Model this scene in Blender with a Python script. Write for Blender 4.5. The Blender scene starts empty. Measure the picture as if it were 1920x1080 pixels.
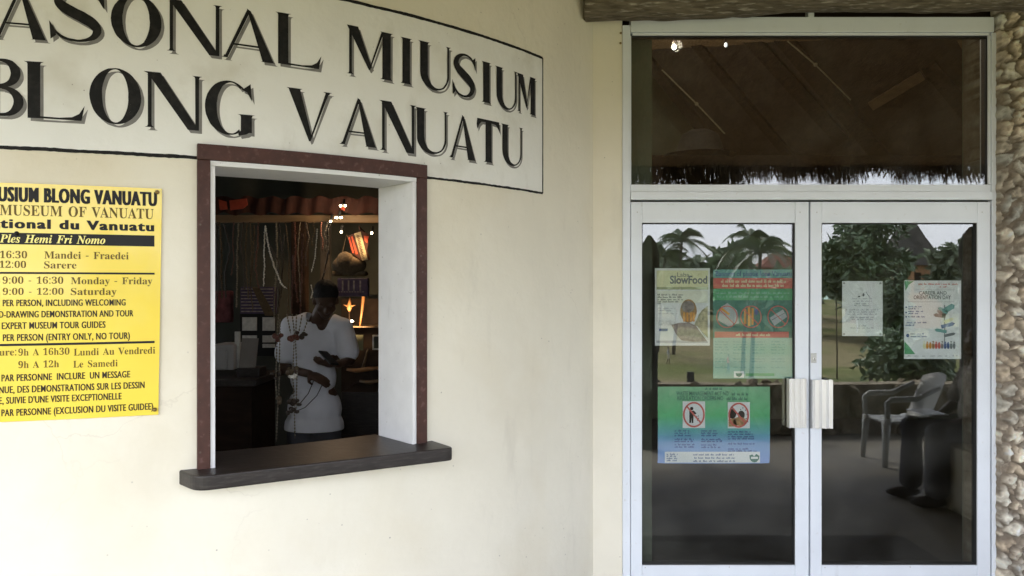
import bpy, bmesh, math, random, json
import numpy as np
from mathutils import Vector, Matrix, Euler, noise

S = bpy.context.scene
COL = S.collection
rng = random.Random(7)
R_ = math.radians

# ------------------------------------------------------------------ camera, sky, sun, exposure
F = 1500.0                       # focal length in pixels of the 1920 px wide photograph
CAMZ = 1.6
cam = bpy.data.cameras.new('camera')
cam.sensor_width = 36; cam.lens = 36 * F / 1920
cam.clip_start = .05; cam.clip_end = 2000
cam_o = bpy.data.objects.new('camera', cam); COL.objects.link(cam_o)
cam_o.location = (0, 0, CAMZ); cam_o.rotation_euler = (R_(90), 0, 0)
S.camera = cam_o

SUN_EL, SUN_AZ = 52, 205         # azimuth: direction the light comes from, clockwise from +Y
w = bpy.data.worlds.new('World'); S.world = w; w.use_nodes = True
nt = w.node_tree; nt.nodes.clear()
sky = nt.nodes.new('ShaderNodeTexSky'); sky.sky_type = 'NISHITA'; sky.sun_disc = False
sky.sun_elevation = R_(SUN_EL); sky.sun_rotation = R_(SUN_AZ)
sky.air_density = 1.0; sky.dust_density = 2.0; sky.ozone_density = 1.0
bg = nt.nodes.new('ShaderNodeBackground'); bg.inputs['Strength'].default_value = 0.15
wo = nt.nodes.new('ShaderNodeOutputWorld')
# bright broken overcast: a white cloud layer over most of the sky, a little blue between
tcw = nt.nodes.new('ShaderNodeTexCoord'); mpw = nt.nodes.new('ShaderNodeMapping'); mpw.inputs['Scale'].default_value = (1, 1, 2.6)
nzw = nt.nodes.new('ShaderNodeTexNoise'); nzw.inputs['Scale'].default_value = 2.4; nzw.inputs['Detail'].default_value = 7
mrw = nt.nodes.new('ShaderNodeMapRange'); mrw.inputs[1].default_value = .34; mrw.inputs[2].default_value = .58; mrw.inputs[3].default_value = .55; mrw.inputs[4].default_value = 1
mxw = nt.nodes.new('ShaderNodeMix'); mxw.data_type = 'RGBA'; mxw.inputs[7].default_value = (3.05, 3.15, 3.45, 1)
nt.links.new(tcw.outputs['Generated'], mpw.inputs[0]); nt.links.new(mpw.outputs[0], nzw.inputs['Vector']); nt.links.new(nzw.outputs[0], mrw.inputs[0])
nt.links.new(mrw.outputs[0], mxw.inputs[0]); nt.links.new(sky.outputs[0], mxw.inputs[6]); nt.links.new(mxw.outputs[2], bg.inputs['Color'])
nt.links.new(bg.outputs[0], wo.inputs['Surface'])
sl = bpy.data.lights.new('sun', 'SUN'); sl.energy = 0.7; sl.angle = R_(12); sl.color = (1, .95, .86)
so = bpy.data.objects.new('sun', sl); COL.objects.link(so)
sd = Vector((math.sin(R_(SUN_AZ)) * math.cos(R_(SUN_EL)), math.cos(R_(SUN_AZ)) * math.cos(R_(SUN_EL)), math.sin(R_(SUN_EL))))
so.rotation_euler = sd.to_track_quat('Z', 'Y').to_euler()
S.view_settings.view_transform = 'Standard'; S.view_settings.look = 'None'
S.view_settings.gamma = 1; S.view_settings.exposure = 3.26
S.cycles.max_bounces = 10; S.cycles.diffuse_bounces = 6; S.cycles.transparent_max_bounces = 16
S.cycles.use_denoising = True; S.cycles.sample_clamp_indirect = 6

# ------------------------------------------------------------------ helpers
def link(o, parent=None):
    COL.objects.link(o)
    if parent is not None: o.parent = parent
    return o
def tag(o, label=None, cat=None, group=None, kind=None):
    if label: o['label'] = label
    if cat: o['category'] = cat
    if group: o['group'] = group
    if kind: o['kind'] = kind
    return o
def thing(name, label, cat, group=None, loc=(0, 0, 0)):
    o = bpy.data.objects.new(name, None); o.location = loc; o.empty_display_size = .1
    COL.objects.link(o); return tag(o, label, cat, group)
def smooth(me, on=True):
    me.polygons.foreach_set('use_smooth', [on] * len(me.polygons))
def obj(name, bm, mat, parent=None, sm=False):
    """bm (world coordinates) -> ONE mesh object; a parent's location is taken out"""
    me = bpy.data.meshes.new(name)
    if isinstance(bm, bmesh.types.BMesh):
        bm.to_mesh(me); bm.free()
    else:
        me.from_pydata(bm[0], [], bm[1])
    if parent is not None:
        p = parent; off = Vector()
        while p is not None: off += p.location; p = p.parent
        me.transform(Matrix.Translation(-off))
    me.update()
    if sm: smooth(me)
    for m in (mat if isinstance(mat, (list, tuple)) else [mat]): me.materials.append(m)
    return link(bpy.data.objects.new(name, me), parent)

def mat(name, rgb, rough=.6, metal=0., spec=.5, var=0., vs=6., bump=0., bs=40., rgb2=None, r2s=3., r2lo=.45, r2hi=.6, coat=0., stretch=None, emit=None, estr=0.):
    m = bpy.data.materials.new(name); m.use_nodes = True; t = m.node_tree
    b = t.nodes['Principled BSDF']
    b.inputs['Roughness'].default_value = rough; b.inputs['Metallic'].default_value = metal
    b.inputs['Specular IOR Level'].default_value = spec
    b.inputs['Coat Weight'].default_value = coat; b.inputs['Coat Roughness'].default_value = .08
    b.inputs['Base Color'].default_value = (*rgb, 1)
    if emit: b.inputs['Emission Color'].default_value = (*emit, 1); b.inputs['Emission Strength'].default_value = estr
    if var or bump or rgb2:
        tc = t.nodes.new('ShaderNodeTexCoord'); mp = t.nodes.new('ShaderNodeMapping')
        t.links.new(tc.outputs['Object'], mp.inputs[0])
        if stretch: mp.inputs['Scale'].default_value = stretch
        col = None
        def nz(scale, det=6):
            n = t.nodes.new('ShaderNodeTexNoise'); n.inputs['Scale'].default_value = scale; n.inputs['Detail'].default_value = det
            t.links.new(mp.outputs[0], n.inputs['Vector']); return n
        if rgb2:
            n = nz(r2s, 8); rp = t.nodes.new('ShaderNodeMapRange'); rp.inputs[1].default_value = r2lo; rp.inputs[2].default_value = r2hi
            t.links.new(n.outputs[0], rp.inputs[0])
            mx = t.nodes.new('ShaderNodeMix'); mx.data_type = 'RGBA'; mx.inputs[6].default_value = (*rgb, 1); mx.inputs[7].default_value = (*rgb2, 1)
            t.links.new(rp.outputs[0], mx.inputs[0]); col = mx.outputs[2]
        if var:
            n = nz(vs); rp = t.nodes.new('ShaderNodeMapRange'); rp.inputs[1].default_value = .3; rp.inputs[2].default_value = .7
            rp.inputs[3].default_value = 1 - var; rp.inputs[4].default_value = 1 + var * .6
            t.links.new(n.outputs[0], rp.inputs[0])
            h = t.nodes.new('ShaderNodeHueSaturation'); h.inputs['Color'].default_value = (*rgb, 1)
            if col: t.links.new(col, h.inputs['Color'])
            t.links.new(rp.outputs[0], h.inputs['Value']); col = h.outputs[0]
        if col: t.links.new(col, b.inputs['Base Color'])
        if bump:
            n = nz(bs, 8); bp = t.nodes.new('ShaderNodeBump'); bp.inputs['Strength'].default_value = bump; bp.inputs['Distance'].default_value = .01
            t.links.new(n.outputs[0], bp.inputs['Height']); t.links.new(bp.outputs[0], b.inputs['Normal'])
    return m

def box(bm, lo, hi, bev=0.):
    v = [bm.verts.new((x, y, z)) for x in (lo[0], hi[0]) for y in (lo[1], hi[1]) for z in (lo[2], hi[2])]
    f = [bm.faces.new([v[i] for i in q]) for q in ((0, 1, 3, 2), (4, 6, 7, 5), (0, 4, 5, 1), (2, 3, 7, 6), (0, 2, 6, 4), (1, 5, 7, 3))]
    if bev:
        es = {e for q in f for e in q.edges}
        bmesh.ops.bevel(bm, geom=list(es), offset=bev, segments=2, affect='EDGES', profile=.6)
def boxes(lst, bev=0.):
    bm = bmesh.new()
    for a in lst: box(bm, a[0], a[1], a[2] if len(a) > 2 else bev)
    return bm
def beam(bm, a, b, wd, th, up=(0, 0, 1)):
    a, b = Vector(a), Vector(b); d = (b - a).normalized(); s = d.cross(Vector(up)).normalized(); u = s.cross(d)
    v = [bm.verts.new(p + s * i * wd / 2 + u * j * th / 2) for p in (a, b) for i, j in ((-1, -1), (1, -1), (1, 1), (-1, 1))]
    for q in ((3, 2, 1, 0), (4, 5, 6, 7), (0, 1, 5, 4), (1, 2, 6, 5), (2, 3, 7, 6), (3, 0, 4, 7)): bm.faces.new([v[i] for i in q])
def tube(bm, pts, r, n=8, cap=True):
    pts = [Vector(p) for p in pts]; rs = r if isinstance(r, (list, tuple)) else [r] * len(pts); rings = []
    a = None
    for i, p in enumerate(pts):
        d = (pts[min(i + 1, len(pts) - 1)] - pts[max(i - 1, 0)]).normalized()
        if a is None: a = d.cross(Vector((0, 0, 1)) if abs(d.z) < .95 else Vector((1, 0, 0))).normalized()
        else: a = (a - d * a.dot(d)).normalized()      # carried along the path without twisting
        b = d.cross(a)
        rings.append([bm.verts.new(p + (a * math.cos(t) + b * math.sin(t)) * rs[i]) for t in (2 * math.pi * k / n for k in range(n))])
    for r0, r1 in zip(rings, rings[1:]):
        for k in range(n): bm.faces.new((r0[k], r0[(k + 1) % n], r1[(k + 1) % n], r1[k]))
    if cap: bm.faces.new(rings[0][::-1]); bm.faces.new(rings[-1])
def ball(bm, c, r, seg=8, rings=6, m=None):
    r = r if isinstance(r, (list, tuple)) else (r, r, r)
    M = Matrix.Translation(c) @ (m.to_4x4() if m else Matrix()) @ Matrix.Diagonal((*r, 1))
    bmesh.ops.create_uvsphere(bm, u_segments=seg, v_segments=rings, radius=1, matrix=M)
def prism(bm, poly, z0, z1):
    a = [bm.verts.new((x, y, z0)) for x, y in poly]; b = [bm.verts.new((x, y, z1)) for x, y in poly]; n = len(poly)
    bm.faces.new(a[::-1]); bm.faces.new(b)
    for i in range(n): bm.faces.new((a[i], a[(i + 1) % n], b[(i + 1) % n], b[i]))

def px(x, y, d):                 # photo pixel at depth d in front of the camera
    return Vector(((x - 960) / F * d, d, CAMZ + (540 - y) / F * d))
D = 4.2                          # plane of the door frame's face
def mir(x, y, dv):               # where a thing stands whose mirror image in the door glass is at this pixel, at virtual distance dv
    return Vector(((x - 960) / F * dv, 2 * (D + .03) - dv, CAMZ + (540 - y) / F * dv))

# curved wall: a drum of radius RW
CX, CY, RW = -2.45, 5.5904, 3.1938
def W(s, z, o=0.):
    a = s / RW; return Vector((CX + (RW + o) * math.cos(a), CY + (RW + o) * math.sin(a), z))
def p2w(x, y):                   # photo pixel -> (arc length, height) on the drum
    k = (x - 960) / F; a = 1 + k * k; b = -2 * (k * CX + CY); c = CX * CX + CY * CY - RW * RW
    Y = (-b - math.sqrt(max(b * b - 4 * a * c, 0))) / (2 * a)
    return RW * math.atan2(Y - CY, k * Y - CX), CAMZ + (540 - y) / F * Y
def roofz(y): return 2.93 + .14 * (y + .35)     # underside of the roof

# outlines of a slab-serif alphabet for the poster's printed lines (500 units to the em)
GL = json.loads('''{"r-":[108,[[13,77,13,103,95,103,95,77]]],"r0":[188,[[94,-3,67,1,45,12,30,31,19,55,13,86,11,121,13,155,19,185,30,210,45,228,67,239,94,243,121,239,142,228,157,210,168,185,174,155,176,120,174,85,168,55,157,31,141,12,120,1],[94,18,110,25,119,45,123,77,124,120,123,163,119,195,110,215,94,221,79,215,70,195,65,163,63,120,65,77,70,45,79,25]]],"r1":[188,[[33,0,33,18,60,18,68,19,73,22,76,29,77,40,77,208,65,194,54,183,44,175,34,173,26,175,20,180,16,188,14,198,25,201,37,206,50,213,66,224,89,241,127,241,127,40,128,30,130,24,135,19,144,18,171,18,171,0]]],"r2":[188,[[12,0,12,35,61,85,80,105,93,123,103,138,109,153,112,169,113,186,111,202,106,214,98,220,87,223,72,219,63,208,58,190,56,165,39,166,25,172,16,182,13,198,15,209,21,220,32,230,46,237,64,242,87,243,120,239,144,228,159,211,164,187,163,176,160,165,154,153,146,140,134,126,119,110,100,91,77,69,44,37,122,37,132,38,140,43,146,50,150,60,152,71,172,71,171,0]]],"r3":[188,[[82,-3,59,-2,40,2,27,9,17,17,11,27,9,37,12,48,18,56,27,61,38,63,41,44,49,31,63,23,79,20,90,21,100,25,108,30,115,40,119,52,121,70,117,87,107,101,91,110,69,113,48,113,48,134,70,134,89,138,102,148,110,164,112,184,111,200,105,212,97,220,85,223,74,221,66,215,61,206,58,196,56,183,56,171,37,172,24,178,15,187,12,200,17,217,31,231,54,240,86,243,118,240,143,229,159,212,164,188,160,168,149,151,133,137,112,128,126,125,140,119,152,111,163,101,170,87,172,69,170,50,165,35,156,22,144,12,130,5,115,0,99,-2]]],"r6":[188,[[98,-3,75,0,55,9,38,24,26,47,18,75,15,111,17,138,21,163,28,185,39,205,52,221,69,233,88,241,111,243,130,242,146,238,157,232,164,224,169,216,170,206,168,196,161,188,149,182,130,180,129,190,128,200,126,209,122,217,116,222,108,223,90,218,76,200,67,172,62,135,70,139,80,143,93,146,109,147,136,143,158,129,171,107,176,78,171,45,156,19,132,2],[99,19,111,22,120,32,125,49,127,74,125,98,119,114,109,123,96,127,87,125,77,121,68,116,62,110,65,69,73,40,85,24]]],"r9":[188,[[76,-3,58,-2,44,2,34,9,27,16,22,25,21,35,22,41,25,47,30,51,38,54,43,40,52,28,63,20,78,18,112,42,125,115,117,106,106,99,93,94,78,92,51,97,30,110,16,132,12,162,14,185,21,204,32,221,48,233,66,241,89,243,112,240,132,231,149,216,162,195,170,166,173,130,171,104,167,78,160,56,150,36,137,19,120,7,100,-1],[92,117,103,118,112,123,120,130,125,139,123,176,116,201,105,216,91,221,78,217,68,206,62,189,60,164,68,128]]],"r:":[90,[[45,139,37,140,30,144,26,151,24,162,26,173,30,180,37,183,45,185,53,183,60,180,64,173,66,162,64,151,60,144,53,140],[45,-5,37,-3,30,1,26,8,24,18,26,29,30,36,37,39,45,41,53,39,60,36,64,29,66,18,64,8,60,1,53,-3]]],"rA":[218,[[-4,0,-4,9,5,11,12,15,18,24,25,37,103,233,112,233,192,43,199,28,206,17,212,11,222,9,222,0,115,0,115,9,135,13,142,23,140,30,136,41,126,66,52,66,39,35,38,29,37,24,43,13,62,9,64,9,64,0],[57,80,121,80,88,160]]],"rE":[221,[[7,0,7,8,22,10,31,15,36,24,38,39,38,184,36,202,31,213,22,218,8,219,8,228,199,228,199,160,192,160,184,186,170,203,148,212,116,215,106,215,100,214,96,212,93,208,92,203,91,194,91,123,97,123,116,126,130,134,138,150,144,173,152,173,152,59,144,59,141,77,137,91,130,100,120,107,108,110,93,111,91,111,91,34,93,23,96,17,103,15,115,14,138,15,157,19,172,27,185,37,196,52,206,72,215,72,201,0]]],"rF":[202,[[8,0,8,9,22,11,31,17,36,26,37,42,37,187,36,202,31,212,22,217,7,219,7,228,197,228,197,160,189,160,184,178,178,193,168,203,155,210,137,214,115,216,106,215,100,215,96,213,93,211,91,206,91,199,91,124,95,124,114,126,128,135,137,150,142,173,151,173,151,59,142,59,137,84,128,100,114,109,94,112,91,112,91,40,92,30,94,21,98,15,105,12,115,10,128,9,128,0]]],"rL":[213,[[8,0,8,9,22,11,31,16,36,25,37,40,37,189,36,204,31,212,22,217,8,219,8,228,125,228,125,219,113,219,104,217,98,214,94,208,92,200,91,189,91,41,91,31,93,24,95,19,100,16,107,14,117,14,139,15,157,20,172,28,185,40,195,56,204,77,214,77,201,0]]],"rM":[317,[[7,0,7,9,21,11,31,16,36,25,38,40,38,191,37,201,35,208,32,213,26,216,18,218,7,219,7,228,92,228,158,71,225,228,309,228,309,219,295,217,286,212,282,203,280,189,280,43,281,30,282,21,286,15,291,12,298,10,308,9,308,0,198,0,198,9,208,10,216,12,222,16,225,22,227,30,227,42,227,199,144,0,135,0,53,194,53,40,54,24,60,15,70,10,85,9,85,0]]],"rN":[247,[[201,-5,53,175,53,39,55,24,59,15,68,11,83,9,83,0,9,0,9,9,19,10,27,12,32,15,36,21,37,29,38,39,38,194,24,210,18,217,14,218,9,219,9,228,78,228,195,84,195,189,195,199,193,207,190,212,184,216,176,218,166,219,166,228,240,228,240,219,225,217,217,212,212,203,211,188,211,-5]]],"rO":[263,[[130,-5,106,-3,84,4,64,15,47,29,33,46,22,67,16,89,14,114,16,138,22,161,33,181,47,199,65,213,85,224,108,231,133,233,157,231,179,224,198,213,216,199,230,182,240,162,247,139,249,114,247,89,240,67,230,46,215,29,198,15,177,4,155,-3],[132,6,175,33,190,114,186,160,174,194,155,215,130,222,87,195,73,114,77,67,89,34,108,13]]],"rS":[195,[[21,-5,21,79,31,79,41,47,56,25,75,12,98,7,115,10,128,18,137,30,139,45,133,65,112,80,81,95,56,110,38,126,28,144,25,166,27,185,34,201,44,215,58,225,74,231,92,233,103,232,115,231,127,228,141,224,146,223,150,222,157,225,160,233,170,233,170,160,161,160,155,177,147,192,136,205,124,214,111,220,97,222,82,220,70,213,62,203,60,190,62,178,69,168,79,160,94,151,127,136,145,127,159,117,169,106,175,94,178,81,180,66,177,46,169,29,157,15,140,4,120,-3,96,-5,88,-5,79,-4,71,-2,63,0,55,3,49,5,42,6,38,5,35,4,32,0,31,-5]]],"rT":[212,[[46,0,46,9,61,10,71,15,76,25,78,40,78,217,75,217,51,213,33,202,20,183,14,159,5,159,5,228,205,228,205,158,197,158,178,202,134,217,132,217,132,40,133,25,138,15,148,10,164,9,164,0]]],"rU":[246,[[124,-6,84,-1,57,14,42,40,37,78,37,189,35,203,30,212,22,217,7,219,7,228,120,228,120,219,109,218,101,216,96,213,93,208,91,200,90,189,90,70,93,44,102,26,116,15,137,11,181,28,196,80,196,189,195,203,190,212,180,217,164,219,164,228,237,228,237,219,224,216,216,211,213,202,211,189,211,91,206,46,190,16,163,-1]]],"rV":[214,[[106,-6,22,190,17,201,11,210,4,216,-7,219,-7,228,105,228,105,219,92,218,83,216,78,212,76,205,77,198,81,189,129,72,174,189,176,197,177,204,176,212,171,216,162,218,149,219,149,228,221,228,221,219,212,218,204,214,198,205,191,191,115,-6]]],"ra":[172,[[127,-5,108,1,100,17,76,1,48,-4,32,-2,20,6,13,17,10,32,15,52,32,68,59,82,99,95,99,121,98,133,93,141,85,146,74,148,58,145,52,137,53,134,57,128,60,122,61,116,60,107,55,101,48,97,39,95,29,97,22,102,18,109,16,118,19,129,25,139,34,147,47,154,63,158,81,159,112,156,132,146,143,129,146,105,146,31,147,24,147,20,149,18,152,17,156,18,160,21,165,14,147,0],[76,17,81,18,87,20,93,25,99,32,99,85,69,69,59,42,63,23]]],"rd":[185,[[70,-5,53,-2,39,5,27,17,17,33,12,52,10,74,12,98,18,119,28,136,41,149,56,157,73,159,94,154,111,140,111,200,110,209,106,215,99,218,88,220,88,228,160,228,160,38,160,27,162,20,167,16,177,14,177,5,147,3,111,-5,111,19,94,1],[86,14,93,16,101,21,107,28,111,38,111,121,109,129,103,135,96,139,87,140,74,136,65,125,60,105,59,77,60,49,65,29,73,18]]],"re":[150,[[77,-5,59,-2,42,5,29,18,18,34,12,55,10,79,12,101,19,120,30,136,43,149,60,157,79,159,104,154,124,140,137,117,141,87,141,83,58,83,69,37,100,21,118,27,135,43,142,36,114,5],[58,96,101,96,101,107,100,126,97,139,90,146,81,148,64,137,58,102]]],"rh":[190,[[9,0,9,8,17,9,22,13,25,19,26,28,26,199,25,208,23,215,18,218,9,220,9,228,74,228,74,133,95,153,122,159,154,146,165,106,165,28,166,19,169,13,174,9,182,8,182,0,101,0,101,8,103,8,114,13,118,28,118,108,117,120,115,129,110,134,101,136,87,131,74,118,74,28,75,19,77,13,82,9,90,8,90,0]]],"ri":[99,[[50,181,41,183,32,188,27,196,25,206,27,216,32,224,41,230,50,232,60,230,68,224,74,216,76,206,74,196,68,188,60,183],[9,0,9,8,18,10,23,13,25,19,26,28,26,126,25,136,23,142,19,145,10,147,10,155,74,155,74,28,75,19,77,13,82,10,90,8,90,0]]],"rm":[277,[[9,0,9,8,17,9,22,13,25,19,26,28,26,127,25,136,23,142,18,146,9,147,9,155,73,155,73,132,94,152,119,159,146,152,160,131,182,152,209,159,241,146,252,106,252,28,253,19,255,13,260,9,268,8,268,0,189,0,189,8,197,9,201,13,204,19,205,28,205,108,204,120,202,129,197,134,189,136,175,131,162,119,162,28,163,19,165,13,170,9,178,8,178,0,100,0,100,8,108,9,112,13,115,19,116,28,116,108,115,120,113,129,108,134,100,136,85,131,73,118,73,28,74,19,76,13,81,10,89,8,89,0]]],"rn":[190,[[9,0,9,8,17,9,22,13,25,19,26,28,26,127,25,136,23,142,18,146,9,147,9,155,74,155,74,134,95,153,122,159,154,146,165,106,165,28,166,19,169,13,174,9,182,8,182,0,101,0,101,8,103,8,114,13,118,28,118,108,117,120,115,129,110,134,101,136,87,131,74,118,74,28,75,19,77,13,82,9,90,8,90,0]]],"ro":[168,[[84,-5,63,-2,45,6,30,18,19,35,12,55,9,77,12,99,19,119,30,136,45,149,63,157,84,159,105,157,123,149,138,136,149,120,156,100,158,77,156,54,149,34,138,18,123,5,105,-2],[84,6,96,9,104,19,107,28,109,41,110,57,110,77,108,114,104,135,96,146,84,149,72,146,64,135,60,114,58,77,59,57,60,41,62,28,64,19,72,9]]],"rr":[144,[[9,0,9,8,18,10,23,13,25,19,26,28,26,126,25,136,23,143,18,146,10,147,10,155,73,155,73,126,82,140,94,151,105,157,117,159,129,157,138,152,143,144,145,133,143,124,139,117,132,113,124,111,116,112,111,115,107,120,103,125,99,129,94,130,87,128,81,121,76,110,75,96,75,28,76,18,79,13,87,10,99,8,99,0]]],"rt":[114,[[62,-5,44,-2,33,5,26,18,24,36,24,139,10,139,10,150,29,168,44,185,56,199,64,212,72,212,72,155,104,155,104,139,72,139,72,41,73,32,75,25,78,21,84,20,95,24,103,37,111,33,91,5]]],"ru":[187,[[65,-5,46,-2,33,9,25,25,23,48,23,124,22,134,20,141,15,145,6,147,6,155,71,155,71,37,72,29,75,23,81,19,88,18,103,22,114,33,114,124,113,135,110,142,105,146,95,147,95,155,162,155,162,35,163,25,166,19,171,16,180,15,180,6,150,4,114,-5,114,20,105,10,93,2,80,-3]]],"ry":[150,[[26,-70,15,-68,5,-62,-1,-53,-3,-42,-2,-34,2,-27,9,-21,18,-20,26,-21,32,-25,36,-30,37,-38,37,-41,37,-44,38,-48,43,-49,49,-46,57,-37,61,-30,65,-22,68,-13,70,-2,18,125,15,132,12,138,8,144,4,146,-2,147,-2,155,81,155,81,147,73,146,68,145,65,142,64,137,65,133,66,128,93,59,115,121,118,130,119,137,118,142,115,145,109,146,101,147,101,155,150,155,150,147,143,145,139,140,134,132,130,121,81,-12,73,-33,65,-48,56,-59,48,-65,38,-69]]],"iF":[205,[[-17,0,-17,8,-7,8,0,10,6,14,11,20,15,30,19,43,57,184,59,193,60,202,59,209,54,213,47,216,37,217,37,225,213,225,200,162,191,162,191,166,187,188,177,203,158,211,131,214,122,213,117,211,113,206,110,198,91,124,96,124,100,124,120,126,136,132,148,144,156,160,165,160,141,67,134,67,135,73,135,79,134,92,130,101,124,107,116,111,103,113,87,113,68,41,66,31,65,24,66,17,70,12,77,9,88,8,88,0]]],"iH":[254,[[-17,0,-17,8,-7,8,0,10,6,14,11,20,15,30,19,43,57,184,59,193,60,202,59,209,54,213,47,216,37,217,37,225,142,225,142,217,132,217,124,215,118,211,114,204,110,195,106,183,90,126,171,126,186,184,188,194,189,202,188,209,183,213,176,216,165,217,165,225,271,225,271,217,261,217,254,215,248,212,243,206,239,197,235,184,197,41,195,31,194,24,195,17,199,12,207,9,217,8,217,0,112,0,112,8,122,8,129,10,135,14,140,20,144,30,148,43,167,110,86,110,68,41,66,31,65,24,71,12,88,8,88,0]]],"iN":[234,[[155,-5,70,176,34,41,32,31,31,24,37,12,55,8,55,0,-17,0,-17,8,-8,8,-1,10,6,14,11,20,15,30,19,43,54,177,56,184,57,190,58,198,57,206,52,212,44,215,32,217,32,225,98,225,170,69,201,184,203,194,204,201,203,208,198,213,191,216,180,217,180,225,253,225,253,217,243,217,236,215,230,211,225,205,220,196,216,183,165,-5]]],"iP":[204,[[-17,0,-17,8,-7,8,0,10,6,14,11,20,15,30,19,43,57,184,59,193,60,202,59,208,55,213,47,216,37,217,37,225,130,225,186,212,205,173,202,155,193,139,179,125,162,116,135,109,98,107,86,107,68,41,66,31,65,24,66,17,70,12,78,9,88,8,88,0],[99,119,124,123,142,135,152,155,156,181,148,206,126,214,119,213,115,210,112,205,109,196,89,120,94,119]]],"ie":[135,[[44,-5,24,-1,8,9,-2,26,-5,49,-3,67,3,86,12,104,25,120,39,134,55,145,71,152,88,155,103,153,115,146,122,137,125,124,119,105,103,87,77,72,39,62,38,53,37,44,39,33,43,25,51,20,61,18,79,25,98,48,107,42,79,7],[42,73,57,78,70,86,81,95,90,106,95,118,97,130,96,136,94,140,90,143,86,144,74,139,63,126,51,104]]],"ii":[97,[[66,186,57,187,50,192,45,199,44,208,45,217,50,224,57,228,66,230,74,228,81,224,86,217,88,208,86,199,81,192,74,187],[25,-4,14,-2,7,3,2,10,0,20,1,26,2,32,5,44,22,105,25,118,26,123,27,127,23,134,13,136,10,136,9,145,28,147,44,149,60,152,75,155,45,43,43,34,42,28,43,23,47,21,57,27,71,45,78,40,52,7]]],"il":[87,[[20,-5,9,-3,2,2,-3,9,-5,20,-5,25,-4,31,-1,42,39,186,42,200,43,207,40,214,29,217,26,217,26,225,61,230,91,235,40,43,37,34,36,27,38,22,42,20,52,26,65,44,72,39,59,20,47,6,34,-2]]],"im":[262,[[190,-4,173,2,168,21,169,30,171,42,176,58,182,77,193,111,196,119,196,124,195,129,190,131,175,125,159,107,142,76,125,31,115,0,76,0,110,111,112,119,113,124,111,129,106,131,98,128,88,122,79,111,68,95,58,76,49,54,40,28,33,0,-7,0,21,105,23,114,25,120,26,127,22,134,12,136,9,136,8,145,40,149,76,155,58,97,76,123,93,141,110,151,128,155,147,149,153,130,152,121,149,108,165,129,180,144,195,152,211,155,230,149,236,130,234,112,226,85,210,38,209,33,208,29,209,24,213,22,218,23,223,28,229,35,236,45,243,40,229,21,217,7,204,-1]]],"io":[158,[[48,-5,27,-1,10,10,-1,27,-5,49,-3,68,3,86,12,104,24,120,38,134,54,145,70,152,88,155,111,151,128,141,139,124,142,101,140,83,135,65,126,47,114,31,100,16,84,5,67,-2],[52,7,59,9,67,15,74,25,81,37,87,51,92,66,97,81,100,96,102,109,103,120,99,138,86,144,78,142,71,136,63,127,57,115,50,101,45,86,41,71,37,56,35,42,35,29,39,12]]],"ir":[130,[[-7,0,21,105,23,114,25,120,26,127,22,134,12,136,9,136,8,145,40,149,76,155,57,94,65,109,72,122,79,132,86,140,92,146,98,151,105,154,111,155,125,149,130,132,128,123,124,115,118,110,110,109,101,111,93,119,90,121,78,112,63,87,55,69,47,49,40,26,33,0]]],"is":[126,[[45,-5,31,-3,14,2,11,3,7,4,1,2,-3,-3,-12,-2,-3,54,6,53,16,18,41,7,55,12,60,26,59,32,57,38,53,45,47,53,34,69,26,81,19,93,15,104,14,114,17,130,27,143,41,152,58,154,72,153,90,149,93,148,96,147,102,149,106,153,115,153,107,102,99,103,87,134,67,144,59,143,54,139,50,134,48,128,52,115,62,101,73,88,78,81,83,75,88,66,92,58,94,50,95,41,93,29,89,18,81,8,71,1,59,-3]]]}''')
# ------------------------------------------------------------------ flat writing
def curve_mesh(cu):
    o = bpy.data.objects.new('tmp', cu); COL.objects.link(o)
    dg = bpy.context.evaluated_depsgraph_get(); dg.update()
    me = bpy.data.meshes.new_from_object(o.evaluated_get(dg))
    v = np.array([p.co[:2] for p in me.vertices]); f = [tuple(p.vertices) for p in me.polygons]
    bpy.data.objects.remove(o); bpy.data.meshes.remove(me); bpy.data.curves.remove(cu)
    return v, f
def sans(text, bold=0., space=1.):
    cu = bpy.data.curves.new('t', 'FONT'); cu.body = text; cu.space_character = space; cu.offset = bold; cu.resolution_u = 3
    return curve_mesh(cu)
def serif(text, style='r', thin=0.):
    cu = bpy.data.curves.new('t', 'CURVE'); cu.dimensions = '2D'; cu.fill_mode = 'BOTH'; cu.offset = thin
    x = 0.
    for ch in text:
        if ch == ' ': x += 130; continue
        adv, polys = GL[style + ch]
        for p in polys:
            sp = cu.splines.new('POLY'); sp.use_cyclic_u = True; n = len(p) // 2; sp.points.add(n - 1)
            for i in range(n): sp.points[i].co = ((p[2 * i] + x) / 500, p[2 * i + 1] / 500, 0, 1)
        x += adv
    return curve_mesh(cu)
def fit(vf, x0, x1, base, cap, capref=None):
    """scale a line of writing so that it spans x0..x1 with its capitals `cap` high"""
    v, f = vf; v = v.copy(); lo, hi = v[:, 0].min(), v[:, 0].max()
    v[:, 0] = x0 + (v[:, 0] - lo) * (x1 - x0) / (hi - lo)
    v[:, 1] = base + v[:, 1] * cap / (capref or .73)
    return v, f
def merge(list_vf):
    V, Fc, n = [], [], 0
    for v, f in list_vf:
        V += [tuple(p) for p in v]; Fc += [tuple(i + n for i in q) for q in f]; n += len(v)
    return V, Fc
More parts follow.
